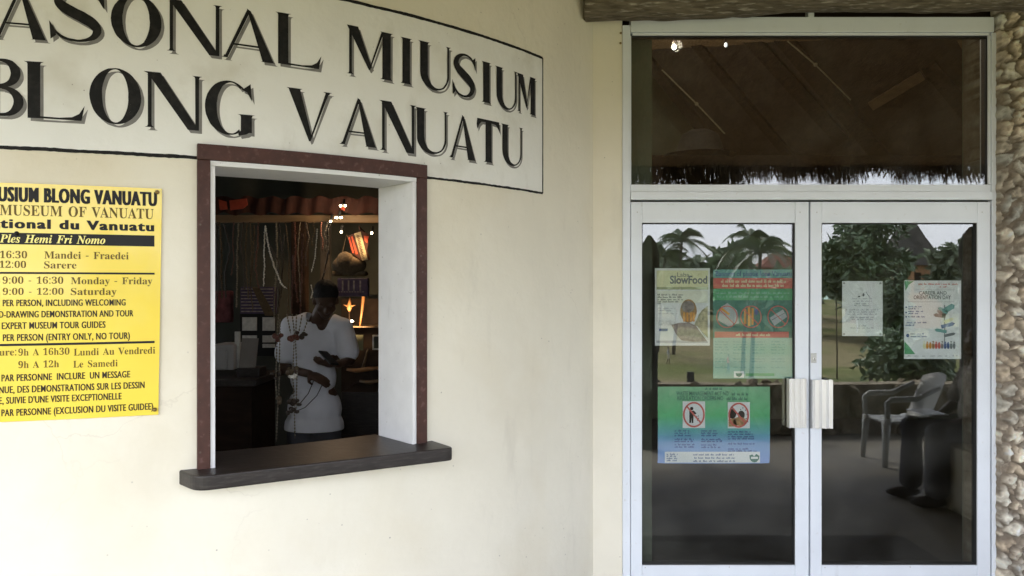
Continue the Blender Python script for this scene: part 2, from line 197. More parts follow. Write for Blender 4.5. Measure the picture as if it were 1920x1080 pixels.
def slice_s(vf, step):
    """cut flat writing at regular x so that it can follow a curved wall"""
    V, Fc = vf; bm = bmesh.new(); vs = [bm.verts.new((p[0], p[1], 0)) for p in V]
    for q in Fc:
        try: bm.faces.new([vs[i] for i in q])
        except ValueError: pass
    xs = [p[0] for p in V]; x = math.floor(min(xs) / step) * step + step
    while x < max(xs):
        bmesh.ops.bisect_plane(bm, geom=bm.verts[:] + bm.edges[:] + bm.faces[:], plane_co=(x, 0, 0), plane_no=(1, 0, 0), dist=1e-7)
        x += step
    return bm
def wrap(vf, off, name, m, parent, step=.03, layer=None):
    bm = slice_s(vf, step)
    for v in bm.verts:
        v.co = W(v.co.x, v.co.y, off if layer is None else layer(v))
    bmesh.ops.recalc_face_normals(bm, faces=bm.faces)
    return obj(name, bm, m, parent)
def disp_face(bm):
    return bm

REFS = sans('M')[0][:, 1].max()
REFR = max(p for q in GL['rM'][1] for p in q[1::2]) / 500
def ln_w(vf, x0, x1, y, cap, ref, pre=None):
    """writing on the drum: spans photo columns x0..x1, baseline through (x1, y), capitals `cap` px high"""
    s1, zb = p2w(x1, y); s0, _ = p2w(x0, y); _, zc = p2w(x1, y - cap)
    return fit(vf, s0, s1, zb, zc - zb, ref)
def ln_p(vf, x0, x1, y, cap, ref): return fit(vf, x0, x1, y, -cap, ref)
def flat(list_vf, d, name, m, parent):
    V, Fc = merge(list_vf)
    bm = bmesh.new(); vs = [bm.verts.new(px(p[0], p[1], d)) for p in V]
    for q in Fc:
        try: bm.faces.new([vs[i] for i in q])
        except ValueError: pass
    bmesh.ops.recalc_face_normals(bm, faces=bm.faces)
    for f in bm.faces:
        if f.normal.y > 0: f.normal_flip()
    return obj(name, bm, m, parent)
def rect(x0, y0, x1, y1): return np.array([(x0, y0), (x1, y0), (x1, y1), (x0, y1)], float), [(0, 1, 2, 3)]
def poly(pts): return np.array(pts, float), [tuple(range(len(pts)))]
def ell(cx, cy, rx, ry, n=28): return poly([(cx + rx * math.cos(2 * math.pi * k / n), cy + ry * math.sin(2 * math.pi * k / n)) for k in range(n)])
def ring(cx, cy, rx, ry, th, n=32):
    v = [(cx + (rx - j * th) * math.cos(2 * math.pi * k / n), cy + (ry - j * th) * math.sin(2 * math.pi * k / n)) for k in range(n) for j in (0, 1)]
    return np.array(v), [(2 * k, 2 * ((k + 1) % n), 2 * ((k + 1) % n) + 1, 2 * k + 1) for k in range(n)]
def bar(x0, y0, x1, y1, th):
    d = Vector((x1 - x0, y1 - y0)).normalized(); n = Vector((-d.y, d.x)) * th / 2
    return poly([(x0 + n.x, y0 + n.y), (x1 + n.x, y1 + n.y), (x1 - n.x, y1 - n.y), (x0 - n.x, y0 - n.y)])
def words(x0, x1, y, h, r, center=False):
    """a line of print too small to read: runs of short strokes"""
    out = []; x = x0
    while x < x1 - 1:
        wl = min(r.uniform(4, 13), x1 - x); n = max(1, int(wl / 1.6))
        for k in range(n):
            hh = h * r.choice((.6, .6, .65, 1.))
            out.append(rect(x + k * 1.6, y - hh, x + k * 1.6 + 1.1, y))
        x += wl + 1.8
    return out

# ------------------------------------------------------------------ materials
M = {}
def A(k, *a, **kw): M[k] = mat(k, *a, **kw); return M[k]
A('plaster', (.775, .735, .62), .85, spec=.2, var=.05, vs=2.2, bump=.25, bs=26, rgb2=(.71, .65, .51), r2s=1.4, r2lo=.48, r2hi=.72)
A('plaster_in', (.56, .55, .50), .9, spec=.1, var=.2, vs=4, bump=.2)
A('sign_white', (.80, .80, .765), .7, spec=.3, var=.05, vs=3, bump=.12, bs=40, rgb2=(.62, .60, .53), r2s=5, r2lo=.55, r2hi=.85)
A('sign_black', (.009, .009, .009), .6, spec=.2, var=.2, vs=60, rgb2=(.016, .015, .014), r2s=30)
A('sign_grey', (.20, .195, .185), .6, var=.15, vs=40)
A('brown_paint', (.066, .026, .019), .5, spec=.3, var=.25, vs=25, bump=.15, bs=60, rgb2=(.10, .05, .045), r2s=50, r2lo=.58, r2hi=.7)
A('white_paint', (.74, .74, .74), .55, var=.05, vs=14, bump=.1, bs=50, rgb2=(.45, .44, .42), r2s=45, r2lo=.68, r2hi=.74)
A('sill_wood', (.024, .019, .017), .42, spec=.4, var=.35, vs=14, stretch=(1, 1, 6), bump=.1, bs=60, rgb2=(.045, .039, .035), r2s=30, r2lo=.5, r2hi=.75)
A('alu', (.71, .75, .80), .38, metal=.0, spec=.5, var=.04, vs=6, rgb2=(.6, .61, .62), r2s=40, r2lo=.66, r2hi=.8)
A('alu_bright', (.78, .78, .78), .28, metal=.55, var=.04, vs=8)
A('gasket', (.012, .012, .013), .6)
A('steel', (.5, .5, .5), .3, metal=.9)
A('log_wood', (.15, .128, .095), .9, spec=.1, var=.45, vs=22, stretch=(.5, 3, 3), bump=.9, bs=34, rgb2=(.36, .33, .27), r2s=26, r2lo=.56, r2hi=.70)
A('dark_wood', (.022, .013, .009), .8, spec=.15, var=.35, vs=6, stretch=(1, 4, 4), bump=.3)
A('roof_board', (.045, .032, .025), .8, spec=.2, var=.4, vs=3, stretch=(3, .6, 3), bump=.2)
A('thatch', (.18, .132, .08), .95, spec=.1, var=.5, vs=14, stretch=(6, 1, 1), bump=.8, bs=30)
A('concrete', (.205, .188, .150), .7, spec=.3, var=.3, vs=1.2, bump=.2, bs=40, rgb2=(.13, .125, .115), r2s=1.1, r2lo=.45, r2hi=.62)
A('lobby_floor', (.04, .037, .034), .35, var=.2, vs=3)
A('mortar', (.16, .14, .11), .95, var=.2, vs=20)
A('yellow_paper', (.88, .67, .06), .28, spec=.5, var=.05, vs=4, coat=.5, rgb2=(.86, .70, .13), r2s=3, r2lo=.5, r2hi=.75)
A('yellow_ink', (.9, .8, .25), .4)
A('ink_brown', (.03, .02, .008), .5, spec=.3)
A('ink_light', (.13, .085, .008), .5, spec=.3)
A('ink_black', (.008, .007, .007), .5, spec=.3)
A('pin', (.25, .17, .06), .35, metal=.8)
A('paper', (.82, .84, .86), .6)
A('teal', (.15, .37, .36), .5); A('teal_dark', (.07, .22, .18), .5); A('teal_light', (.30, .52, .46), .5); A('pale_cream', (.82, .83, .72), .5)
A('red_ink', (.66, .14, .12), .5); A('green_ink', (.11, .40, .19), .5)
A('grey_ink', (.16, .17, .19), .5); A('pale_ink', (.45, .47, .5), .5)
A('cream_ink', (.78, .77, .50), .5); A('olive_ink', (.40, .43, .25), .5)
A('tan_ink', (.46, .27, .12), .6, var=.5, vs=60); A('beige_ink', (.50, .46, .30), .6, var=.4, vs=50); A('mauve_ink', (.30, .25, .24), .6, var=.5, vs=50)
A('pale_blue', (.62, .72, .86), .5); A('blue_ink', (.05, .10, .30), .5); A('orange_ink', (.75, .34, .06), .5)
A('skin', (.078, .045, .031), .5, spec=.3, var=.15, vs=20)
A('hair', (.006, .005, .005), .8, bump=.6, bs=120)
A('tshirt', (.74, .76, .82), .85, spec=.1, var=.08, vs=6, bump=.25, bs=9)
A('trousers', (.085, .088, .10), .85, spec=.1, var=.2, vs=8, bump=.3, bs=12)
A('black_plastic', (.008, .008, .009), .5, spec=.3)
A('dull_shell', (.20, .175, .13), .7, var=.4, vs=80)
A('shell', (.78, .74, .66), .5, var=.3, vs=90)
A('seed', (.035, .022, .014), .5, var=.4, vs=90)
A('seed_red', (.11, .035, .022), .5, var=.4, vs=90)
A('straw', (.11, .08, .048), .9, var=.3, vs=70, bump=.5, bs=90)
A('pandanus', (.32, .28, .18), .85, var=.25, vs=40, bump=.3, bs=80)
A('red_cloth', (.40, .06, .03), .8, var=.3, vs=20); A('dark_red', (.045, .013, .009), .85, var=.3, vs=15)
A('tan_wood', (.20, .135, .075), .6, var=.25, vs=9, stretch=(.5, 3, 3))
A('carved', (.34, .17, .07), .5, var=.3, vs=20)
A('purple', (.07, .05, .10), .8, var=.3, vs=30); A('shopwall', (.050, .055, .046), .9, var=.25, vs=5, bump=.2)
A('white_card', (.55, .55, .52), .6, var=.2, vs=40)
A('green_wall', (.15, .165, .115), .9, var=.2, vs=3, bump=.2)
A('grass', (.13, .145, .055), .95, spec=.05, rgb2=(.22, .19, .105), r2s=.16, r2lo=.42, r2hi=.6, var=.25, vs=2)
A('leaf', (.12, .18, .09), .45, spec=.5, var=.5, vs=1.3); A('leaf2', (.16, .20, .12), .6, var=.5, vs=1.0); A('palm_leaf', (.12, .16, .09), .5, var=.4, vs=.8)
A('bark', (.09, .07, .05), .9, var=.3, vs=6, bump=.5)
A('coral', (.36, .31, .235), .95, spec=.1, var=.3, vs=14, bump=.9, bs=45, rgb2=(.20, .17, .12), r2s=7)
A('drum_wood', (.025, .022, .02), .9, var=.4, vs=8, bump=.6)
A('plastic_white', (.38, .39, .38), .4)
A('shirt_pattern', (.14, .12, .10), .85, rgb2=(.32, .29, .25), r2s=9, r2lo=.48, r2hi=.52)
A('bench_cream', (.42, .38, .28), .8, var=.1)
A('house_wall', (.34, .18, .09), .8, var=.3, vs=.8); A('house_roof', (.05, .045, .04), .95, var=.4, vs=1.5, bump=.5)
A('tent', (.55, .75, .62), .6); A('red_roof', (.19, .07, .045), .85, var=.3, vs=1)
A('bulb', (1, .9, .7), .4, emit=(1, .80, .5), estr=9); A('bulb_white', (1, 1, .95), .4, emit=(1, 1, .9), estr=14); A('bulb_dim', (1, 1, 1), .4, emit=(.8, .85, .9), estr=.13)

def specks(m, scale=55, r0=.06, dark=.25, dens=.62):
    t = m.node_tree; b = t.nodes['Principled BSDF']; src = b.inputs['Base Color'].links[0].from_socket
    tc = t.nodes.new('ShaderNodeTexCoord'); vo = t.nodes.new('ShaderNodeTexVoronoi'); vo.inputs['Scale'].default_value = scale
    nz = t.nodes.new('ShaderNodeTexNoise'); nz.inputs['Scale'].default_value = 5; nz.inputs['Detail'].default_value = 4
    a = t.nodes.new('ShaderNodeMapRange'); a.inputs[1].default_value = r0; a.inputs[2].default_value = r0 * 1.8; a.inputs[3].default_value = 1; a.inputs[4].default_value = 0
    sx = t.nodes.new('ShaderNodeSeparateColor'); g = t.nodes.new('ShaderNodeMath'); g.operation = 'GREATER_THAN'; g.inputs[1].default_value = 1 - .28
    n2 = t.nodes.new('ShaderNodeMapRange'); n2.inputs[1].default_value = .42; n2.inputs[2].default_value = dens
    m1 = t.nodes.new('ShaderNodeMath'); m1.operation = 'MULTIPLY'; m2 = t.nodes.new('ShaderNodeMath'); m2.operation = 'MULTIPLY'
    mx = t.nodes.new('ShaderNodeMix'); mx.data_type = 'RGBA'; mx.inputs[7].default_value = (dark, dark * .92, dark * .8, 1)
    for q in (vo, nz): t.links.new(tc.outputs['Object'], q.inputs['Vector'])
    t.links.new(vo.outputs['Distance'], a.inputs[0]); t.links.new(vo.outputs['Color'], sx.inputs[0]); t.links.new(sx.outputs[0], g.inputs[0]); t.links.new(nz.outputs[0], n2.inputs[0])
    t.links.new(a.outputs[0], m1.inputs[0]); t.links.new(g.outputs[0], m1.inputs[1]); t.links.new(m1.outputs[0], m2.inputs[0]); t.links.new(n2.outputs[0], m2.inputs[1])
    t.links.new(m2.outputs[0], mx.inputs[0]); t.links.new(src, mx.inputs[6]); t.links.new(mx.outputs[2], b.inputs['Base Color'])
specks(M['plaster'], 26, .055, .33); specks(M['sign_white'], 34, .05, .35); specks(M['brown_paint'], 26, .08, .2, .75); specks(M['white_paint'], 30, .06, .28)
def streaks(m, col, amt, scale, stretch, lo, hi):
    t = m.node_tree; b = t.nodes['Principled BSDF']; src = b.inputs['Base Color'].links[0].from_socket
    tc = t.nodes.new('ShaderNodeTexCoord'); mp = t.nodes.new('ShaderNodeMapping'); mp.inputs['Scale'].default_value = stretch
    n = t.nodes.new('ShaderNodeTexNoise'); n.inputs['Scale'].default_value = scale; n.inputs['Detail'].default_value = 9; n.inputs['Roughness'].default_value = .62
    r = t.nodes.new('ShaderNodeMapRange'); r.inputs[1].default_value = lo; r.inputs[2].default_value = hi; r.inputs[4].default_value = amt
    mx = t.nodes.new('ShaderNodeMix'); mx.data_type = 'RGBA'; mx.inputs[7].default_value = (*col, 1)
    t.links.new(tc.outputs['Object'], mp.inputs[0]); t.links.new(mp.outputs[0], n.inputs['Vector']); t.links.new(n.outputs[0], r.inputs[0]); t.links.new(r.outputs[0], mx.inputs[0]); t.links.new(src, mx.inputs[6]); t.links.new(mx.outputs[2], b.inputs['Base Color'])
streaks(M['plaster'], (.52, .48, .40), .4, 6, (1, 1, .3), .585, .78); streaks(M['plaster'], (.84, .79, .68), .5, 3.2, (1, 1, .7), .56, .75); streaks(M['sign_white'], (.50, .48, .42), .5, 7, (1, 1, .4), .60, .8); streaks(M['white_paint'], (.42, .42, .42), .5, 9, (1, 1, .35), .62, .8); streaks(M['alu'], (.45, .46, .48), .4, 12, (1, 1, .25), .63, .82)
def cracks(m, scale, wd, col, amt):
    t = m.node_tree; b = t.nodes['Principled BSDF']; src = b.inputs['Base Color'].links[0].from_socket
    tc = t.nodes.new('ShaderNodeTexCoord'); n = t.nodes.new('ShaderNodeTexNoise'); n.inputs['Scale'].default_value = 5; n.inputs['Detail'].default_value = 6
    ad = t.nodes.new('ShaderNodeMix'); ad.data_type = 'RGBA'; ad.inputs[0].default_value = .22; vo = t.nodes.new('ShaderNodeTexVoronoi'); vo.feature = 'DISTANCE_TO_EDGE'; vo.inputs['Scale'].default_value = scale
    r = t.nodes.new('ShaderNodeMapRange'); r.inputs[2].default_value = wd; r.inputs[3].default_value = amt; r.inputs[4].default_value = 0
    n2 = t.nodes.new('ShaderNodeTexNoise'); n2.inputs['Scale'].default_value = 2.3; r2 = t.nodes.new('ShaderNodeMapRange'); r2.inputs[1].default_value = .54; r2.inputs[2].default_value = .66
    mu = t.nodes.new('ShaderNodeMath'); mu.operation = 'MULTIPLY'; mx = t.nodes.new('ShaderNodeMix'); mx.data_type = 'RGBA'; mx.inputs[7].default_value = (*col, 1)
    t.links.new(tc.outputs['Object'], n.inputs['Vector']); t.links.new(tc.outputs['Object'], n2.inputs['Vector']); t.links.new(tc.outputs['Object'], ad.inputs[6]); t.links.new(n.outputs['Color'], ad.inputs[7]); t.links.new(ad.outputs[2], vo.inputs['Vector'])
    t.links.new(vo.outputs['Distance'], r.inputs[0]); t.links.new(n2.outputs[0], r2.inputs[0]); t.links.new(r.outputs[0], mu.inputs[0]); t.links.new(r2.outputs[0], mu.inputs[1]); t.links.new(mu.outputs[0], mx.inputs[0]); t.links.new(src, mx.inputs[6]); t.links.new(mx.outputs[2], b.inputs['Base Color'])
cracks(M['plaster'], 2.2, .006, (.45, .40, .32), .22)
for k_, sc_, st_2 in (('plaster', 3.4, .45), ('sign_white', 3.4, .35)):      # trowel unevenness under the fine grain
    t = M[k_].node_tree; b = t.nodes['Principled BSDF']; fine = b.inputs['Normal'].links[0].from_node; tc = t.nodes.new('ShaderNodeTexCoord'); n = t.nodes.new('ShaderNodeTexNoise'); n.inputs['Scale'].default_value = sc_; n.inputs['Detail'].default_value = 5
    bp = t.nodes.new('ShaderNodeBump'); bp.inputs['Strength'].default_value = st_2; bp.inputs['Distance'].default_value = .03; t.links.new(tc.outputs['Object'], n.inputs['Vector']); t.links.new(n.outputs[0], bp.inputs['Height']); t.links.new(bp.outputs[0], fine.inputs['Normal'])
# glass: transparent with a mirror reflection that grows towards grazing angles, very slightly wavy
g = bpy.data.materials.new('glass'); g.use_nodes = True; t = g.node_tree; t.nodes.clear()
tr = t.nodes.new('ShaderNodeBsdfTransparent'); tr.inputs[0].default_value = (.88, .90, .89, 1)
gl = t.nodes.new('ShaderNodeBsdfGlossy'); gl.inputs['Roughness'].default_value = 0.004
lw = t.nodes.new('ShaderNodeLayerWeight'); lw.inputs[0].default_value = .5
pw = t.nodes.new('ShaderNodeMath'); pw.operation = 'POWER'; pw.inputs[1].default_value = 5
ma = t.nodes.new('ShaderNodeMath'); ma.operation = 'MULTIPLY_ADD'; ma.inputs[1].default_value = .9; ma.inputs[2].default_value = .105
mx = t.nodes.new('ShaderNodeMixShader'); go = t.nodes.new('ShaderNodeOutputMaterial')
nz = t.nodes.new('ShaderNodeTexNoise'); nz.inputs['Scale'].default_value = 2.2; nz.inputs['Detail'].default_value = 1
tc = t.nodes.new('ShaderNodeTexCoord'); bp = t.nodes.new('ShaderNodeBump'); bp.inputs['Strength'].default_value = .05; bp.inputs['Distance'].default_value = .01
t.links.new(tc.outputs['Object'], nz.inputs['Vector']); t.links.new(nz.outputs[0], bp.inputs['Height']); t.links.new(bp.outputs[0], gl.inputs['Normal'])
t.links.new(lw.outputs['Facing'], pw.inputs[0]); t.links.new(pw.outputs[0], ma.inputs[0]); t.links.new(ma.outputs[0], mx.inputs[0])
df = t.nodes.new('ShaderNodeBsdfDiffuse'); df.inputs[0].default_value = (.7, .68, .62, 1); nd = t.nodes.new('ShaderNodeTexNoise'); nd.inputs['Scale'].default_value = 3.5; nd.inputs['Detail'].default_value = 8
rd = t.nodes.new('ShaderNodeMapRange'); rd.inputs[1].default_value = .42; rd.inputs[2].default_value = .75; rd.inputs[4].default_value = .022; mz = t.nodes.new('ShaderNodeMixShader')   # a film of dust, uneven
t.links.new(tc.outputs['Object'], nd.inputs['Vector']); t.links.new(nd.outputs[0], rd.inputs[0]); t.links.new(rd.outputs[0], mz.inputs[0]); t.links.new(tr.outputs[0], mz.inputs[1]); t.links.new(df.outputs[0], mz.inputs[2])
t.links.new(mz.outputs[0], mx.inputs[1]); t.links.new(gl.outputs[0], mx.inputs[2]); t.links.new(mx.outputs[0], go.inputs[0])
M['glass'] = g

# ------------------------------------------------------------------ the curved museum wall with its opening
SA, SB = RW * R_(-178), RW * R_(60)
sL, _ = p2w(398, 560); sR, _ = p2w(771, 560)
ZB, ZT = .94, CAMZ + .438                                  # opening; the sill board covers its foot
TH = .23
def grid_shell():
    bm = bmesh.new()
    ss = sorted(set(list(np.arange(SA, SB, .06)) + [sL, sR, SB])); zs = [-.5, 0, .5, ZB, 1.4, 1.8, ZT, 2.4, 2.8, None]
    def P(s, z, o):
        p = W(s, 0, o); p.z = (roofz(p.y) + .04 if z is None else z); return p
    V = {}
    for o in (0, -TH):
        for i, s in enumerate(ss):
            for j, z in enumerate(zs): V[o, i, j] = bm.verts.new(P(s, z, o))
    for i in range(len(ss) - 1):
        for j in range(len(zs) - 1):
            hole = ss[i] >= sL - 1e-6 and ss[i + 1] <= sR + 1e-6 and zs[j] is not None and zs[j] >= ZB - 1e-6 and zs[j + 1] is not None and zs[j + 1] <= ZT + 1e-6
            if hole: continue
            bm.faces.new((V[0, i, j], V[0, i + 1, j], V[0, i + 1, j + 1], V[0, i, j + 1]))
            f = bm.faces.new((V[-TH, i, j + 1], V[-TH, i + 1, j + 1], V[-TH, i + 1, j], V[-TH, i, j])); f.material_index = 1
    return bm
wall = thing('museum_wall', 'cream plastered curved wall with a painted sign, around the serving window', 'wall', loc=W(p2w(600, 700)[0], 0))
wm = obj('plaster', grid_shell(), [M['plaster'], M['plaster_in']], wall, sm=False)
smooth(wm.data)
obj('door_pier', boxes([((.40, D, -.3), ((1167 - 960) / F * D, D + .25, 3.035), .004)]), M['plaster'], wall)

# painted sign on the wall
zt, zb = CAMZ + 1.0699, CAMZ + .441
sr = p2w(1017, 300)[0]; sl_ = p2w(-420, 300)[0]
def strip_s(s0, s1, z0, z1, off, name, m, parent, jit=0., step=.02):
    bm = bmesh.new(); n = max(2, int((s1 - s0) / step)); prev = None; r = random.Random(3)
    for i in range(n + 1):
        s = s0 + (s1 - s0) * i / n; j0 = noise.noise((s * 9, 1, 0)) * jit + r.uniform(-1, 1) * jit * .35; j1 = noise.noise((s * 7, 5, 0)) * jit + r.uniform(-1, 1) * jit * .35
        a, b = bm.verts.new(W(s, z0 + j0, off)), bm.verts.new(W(s, z1 + j1, off))
        if prev: bm.faces.new((prev[0], a, b, prev[1]))
        prev = (a, b)
    return bm if name is None else obj(name, bm, m, parent)
sign = strip_s(sl_, sr, zb, zt, .0012, 'painted_sign', M['sign_white'], wall)
tag(sign, 'white painted panel with large black capital letters and grey drop shadows')
strip_s(sl_, sr, zt - .006, zt + .006, .0018, 'border_line', M['sign_black'], sign, .0022, .012)
strip_s(sl_, sL - .04, zb - .006, zb + .006, .0018, 'border_line', M['sign_black'], sign, .0026, .012)
strip_s(sR + .04, sr, zb - .005, zb + .005, .0018, 'border_line', M['sign_black'], sign, .0026, .012)
bm = bmesh.new(); prev = None
for i in range(60):
    z = zb + (zt - zb) * i / 59; h = .0038 + .0012 * noise.noise((z * 14, 3, 0))
    a, b = bm.verts.new(W(sr - h, z, .0021)), bm.verts.new(W(sr + h, z, .0021))
    if prev: bm.faces.new((prev[0], prev[1], b, a))
    prev = (a, b)
obj('border_line', bm, M['sign_black'], sign)

def strip(outer, inner):
    n = len(outer); return [(outer[i], outer[i + 1], inner[i + 1], inner[i]) for i in range(n - 1)]
def arc(cx, cy, rx, ry, a0, a1, n=22, tilt=0):
    o = []
    for k in range(n + 1):
        a = R_(a0 + (a1 - a0) * k / n); x, y = rx * math.cos(a), ry * math.sin(a); c, s = math.cos(R_(tilt)), math.sin(R_(tilt))
        o.append((cx + x * c - y * s, cy + x * s + y * c))
    return o
def ser(x0, x1, y, up):          # wedge serif at the end of a stem
    e = .055; k = .05 * (1 if up else -1)
    return [[(x0 - e, y), (x1 + e, y), (x1 + .012, y + k * .35), (x1, y + k), (x0, y + k), (x0 - .012, y + k * .35)]]
def stem(x0, x1, y0=0., y1=1., b=True, t_=True):
    o = [[(x0, y0), (x1, y0), (x1, y1), (x0, y1)]]
    if b: o += ser(x0, x1, y0, True)
    if t_: o += ser(x0, x1, y1, False)
    return o
def glyph(c, w):
    """strokes of one Roman capital, height 1, width w"""
    T = min(.2, w * .34); t_ = .05
    if c == 'I': return stem(0, w, 0, 1)
    if c == 'L': return stem(0, T, 0, 1, False) + [[(T, 0), (w - .05, 0), (w, .27), (w - .09, .12), (w - .2, .055), (w * .55, .03), (T, .035)]]
    if c == 'N': return stem(.02, .02 + t_ * 1.2, 0, 1, True, False) + stem(w - t_ * 1.3, w, 0, 1, False, True) + [[(-.05, 1), (.02, .97), (.07, 1)], [(0.0, 1), (T * 1.15, 1), (w, 0), (w - T * .95, 0)]]
    if c == 'M': return stem(.0, t_ * 1.2, 0, 1, True, False) + [[(-.05, 1), (T * 1.0, 1), (w * .5 + .03, .2), (w * .46, .14)], [(w * .46, .14), (w * .49, .14), (w - T * .8, 1), (w - T * 1.1, 1)]] + stem(w - T, w, 0, 1, True, True)
    if c == 'A': return [[(0, 0), (t_ * 1.3, 0), (w * .5, .93), (w * .46, 1.0)], [(w * .45, 1.02), (w * .53, .98), (w, 0), (w - T * 1.12, 0)], [(w * .2, .3), (w * .72, .3), (w * .735, .265), (w * .18, .265)]] + ser(0, t_, 0, True) + ser(w - T, w - .02, 0, True)
    if c == 'V': return [[(0, 1), (T * 1.15, 1), (w * .56, .12), (w * .5, 0)], [(w * .5, 0), (w * .54, .02), (w, 1), (w - t_ * 1.4, 1)]] + ser(.02, T * 1.1, 1, False) + ser(w - t_ * 1.4, w, 1, False)
    if c == 'T': return stem(w / 2 - T / 2, w / 2 + T / 2, 0, 1, True, False) + [[(0, 1), (w, 1), (w + .02, .74), (w - .03, .83), (w - .12, .92), (w / 2, .945), (.14, .93), (.06, .86), (0, .74), (-.02, .86)]]
    if c == 'U':
        o = [(0, 1), (0, .36)] + arc(w / 2, .34, w / 2, .355, 180, 360) + [(w, .36), (w, 1)]
        i = [(T, 1), (T, .38)] + arc((T + w - t_) / 2, .36, (w - t_ - T) / 2, .325, 180, 360) + [(w - t_, .36), (w - t_, 1)]
        return strip(o, i) + ser(0, T, 1, False) + ser(w - t_, w, 1, False)
    if c == 'O': return strip(arc(w / 2, .5, w / 2, .5, 0, 360, 44), arc(w / 2 - .005, .505, w / 2 - T * 1.02, .475, 0, 360, 44))
    if c == 'G':
        o = arc(w / 2, .5, w / 2, .505, 52, 300, 34); i = arc(w / 2 + .04, .5, w / 2 - T * .83, .475, 52, 306, 34)
        return strip(o, i) + [[(w * .78, .86), (w * .97, .98), (w * 1.0, .66), (w * .965, .72), (w * .9, .82), (w * .78, .92)]] + stem(w - T, w, .06, .4, False, True) + [[(w * .72, -.003), (w - T * .5, .03), (w, .1), (w - T, .1), (w * .7, .028)]]
    if c == 'B':
        return stem(0, T, 0, 1, False, False) + strip([(T, 1), (w * .5, 1)] + arc(w * .52, .755, w * .4, .245, 90, -90, 18) + [(T, .51)], [(T, .95), (w * .45, .95)] + arc(w * .42, .755, w * .25, .195, 90, -90, 18) + [(T, .55)]) + \
            strip([(T, .52), (w * .5, .52)] + arc(w * .53, .26, w * .47, .26, 90, -90, 18) + [(T, 0)], [(T, .48), (w * .45, .48)] + arc(w * .45, .26, w * .29, .21, 90, -90, 18) + [(T, .05)])
    if c == 'S':
        pts = [(.93, .80), (.80, .925), (.62, .972), (.42, .965), (.24, .89), (.16, .77), (.22, .66), (.40, .56), (.60, .47), (.78, .37), (.855, .25), (.80, .13), (.64, .045), (.44, .028), (.24, .07), (.07, .20)]
        hw = [.02, .028, .026, .034, .06, .085, .105, .115, .118, .11, .09, .06, .034, .026, .03, .02]
        # smooth the centre line
        P = np.array(pts); H = np.array(hw); P[:, 0] *= w; tt = np.linspace(0, len(P) - 1, 60)
        def cr(Q, x):
            i = min(int(x), len(Q) - 2); f = x - i; p0, p1, p2, p3 = Q[max(i - 1, 0)], Q[i], Q[i + 1], Q[min(i + 2, len(Q) - 1)]
            return .5 * (2 * p1 + (p2 - p0) * f + (2 * p0 - 5 * p1 + 4 * p2 - p3) * f * f + (3 * p1 - p0 - 3 * p2 + p3) * f ** 3)
        C = np.array([cr(P, x) for x in tt]); Hh = np.array([cr(H, x) for x in tt]); k = min(1, w / .62)
        d = np.gradient(C, axis=0); d /= np.linalg.norm(d, axis=1)[:, None]; nn = np.stack([-d[:, 1], d[:, 0]], 1) * Hh[:, None] * np.array([k, 1]) * .86
        return strip([tuple(p) for p in C + nn], [tuple(p) for p in C - nn]) + [[(w * .86, .90), (w * .98, .97), (w * .99, .66), (w * .95, .72), (w * .9, .8)], [(w * .12, .1), (w * .02, .02), (w * .0, .36), (w * .05, .28), (w * .1, .2)]]
# every letter by its corners in the photograph: left x, right x, y of the top at the left, y of the base at the left
ROW1 = [('A', -7, 86, -28, 69), ('S', 93, 197, -26, 75), ('O', 208, 303, -15, 84), ('N', 316, 411, -2, 95), ('A', 420, 513, 12, 107), ('L', 521, 602, 23, 119),
        ('M', 654, 732, 47, 138), ('I', 754, 768, 70, 156), ('U', 787, 841, 76, 163), ('S', 847, 891, 95, 178), ('I', 905, 917, 115, 191), ('U', 930, 967, 124, 200), ('M', 971, 1002, 137, 208)]
ROW2 = [('B', -30, 45, 108, 216), ('L', 52, 159, 115, 221), ('O', 168, 265, 124, 230), ('N', 275, 373, 134, 238), ('G', 384, 472, 147, 249), ('V', 540, 617, 164, 262),
        ('A', 640, 704, 181, 270), ('N', 714, 776, 188, 281), ('U', 781, 836, 201, 284), ('A', 844, 890, 213, 295), ('T', 894, 935, 221, 301), ('U', 941, 977, 232, 307)]
for ch, xl, xr, yt, yb in ROW1 + ROW2:
    s0, z1 = p2w(xl, yt); _, z0 = p2w(xl, yb); s1, _ = p2w(xr, yb); H = z1 - z0; gw = (s1 - s0) / H
    st = glyph(ch, gw)
    for dx, dy, off, nm, mm in ((.05, -.055, .0020, 'letter_shadow', 'sign_grey'), (0, 0, .0032, 'letter', 'sign_black')):
        V, Fc = [], []
        for k, q in enumerate(st):
            b = len(V); V += [(s0 + (x + dx) * H, z0 + (y + dy) * H, k) for x, y in q]; Fc.append(tuple(range(b, len(V))))
        bm = bmesh.new(); vs = []
        lay = bm.verts.layers.float.new('o'); jag = .0011
        for x, y, k in V:
            v = bm.verts.new((x, y, 0)); v[lay] = off + .00001 * k
            v.co.x += jag * noise.noise((x * 60, y * 60, 1)); v.co.y += jag * noise.noise((x * 60, y * 60, 7)); vs.append(v)
        for q in Fc: bm.faces.new([vs[i] for i in q])
        bmesh.ops.triangulate(bm, faces=bm.faces[:])
        x = math.floor(s0 / .03) * .03
        while x < s1 + .05:
            bmesh.ops.bisect_plane(bm, geom=bm.verts[:] + bm.edges[:] + bm.faces[:], plane_co=(x, 0, 0), plane_no=(1, 0, 0), dist=1e-7); x += .03
        for v in bm.verts: v.co = W(v.co.x, v.co.y, v[lay])
        bmesh.ops.recalc_face_normals(bm, faces=bm.faces)
        obj(nm, bm, M[mm], sign)

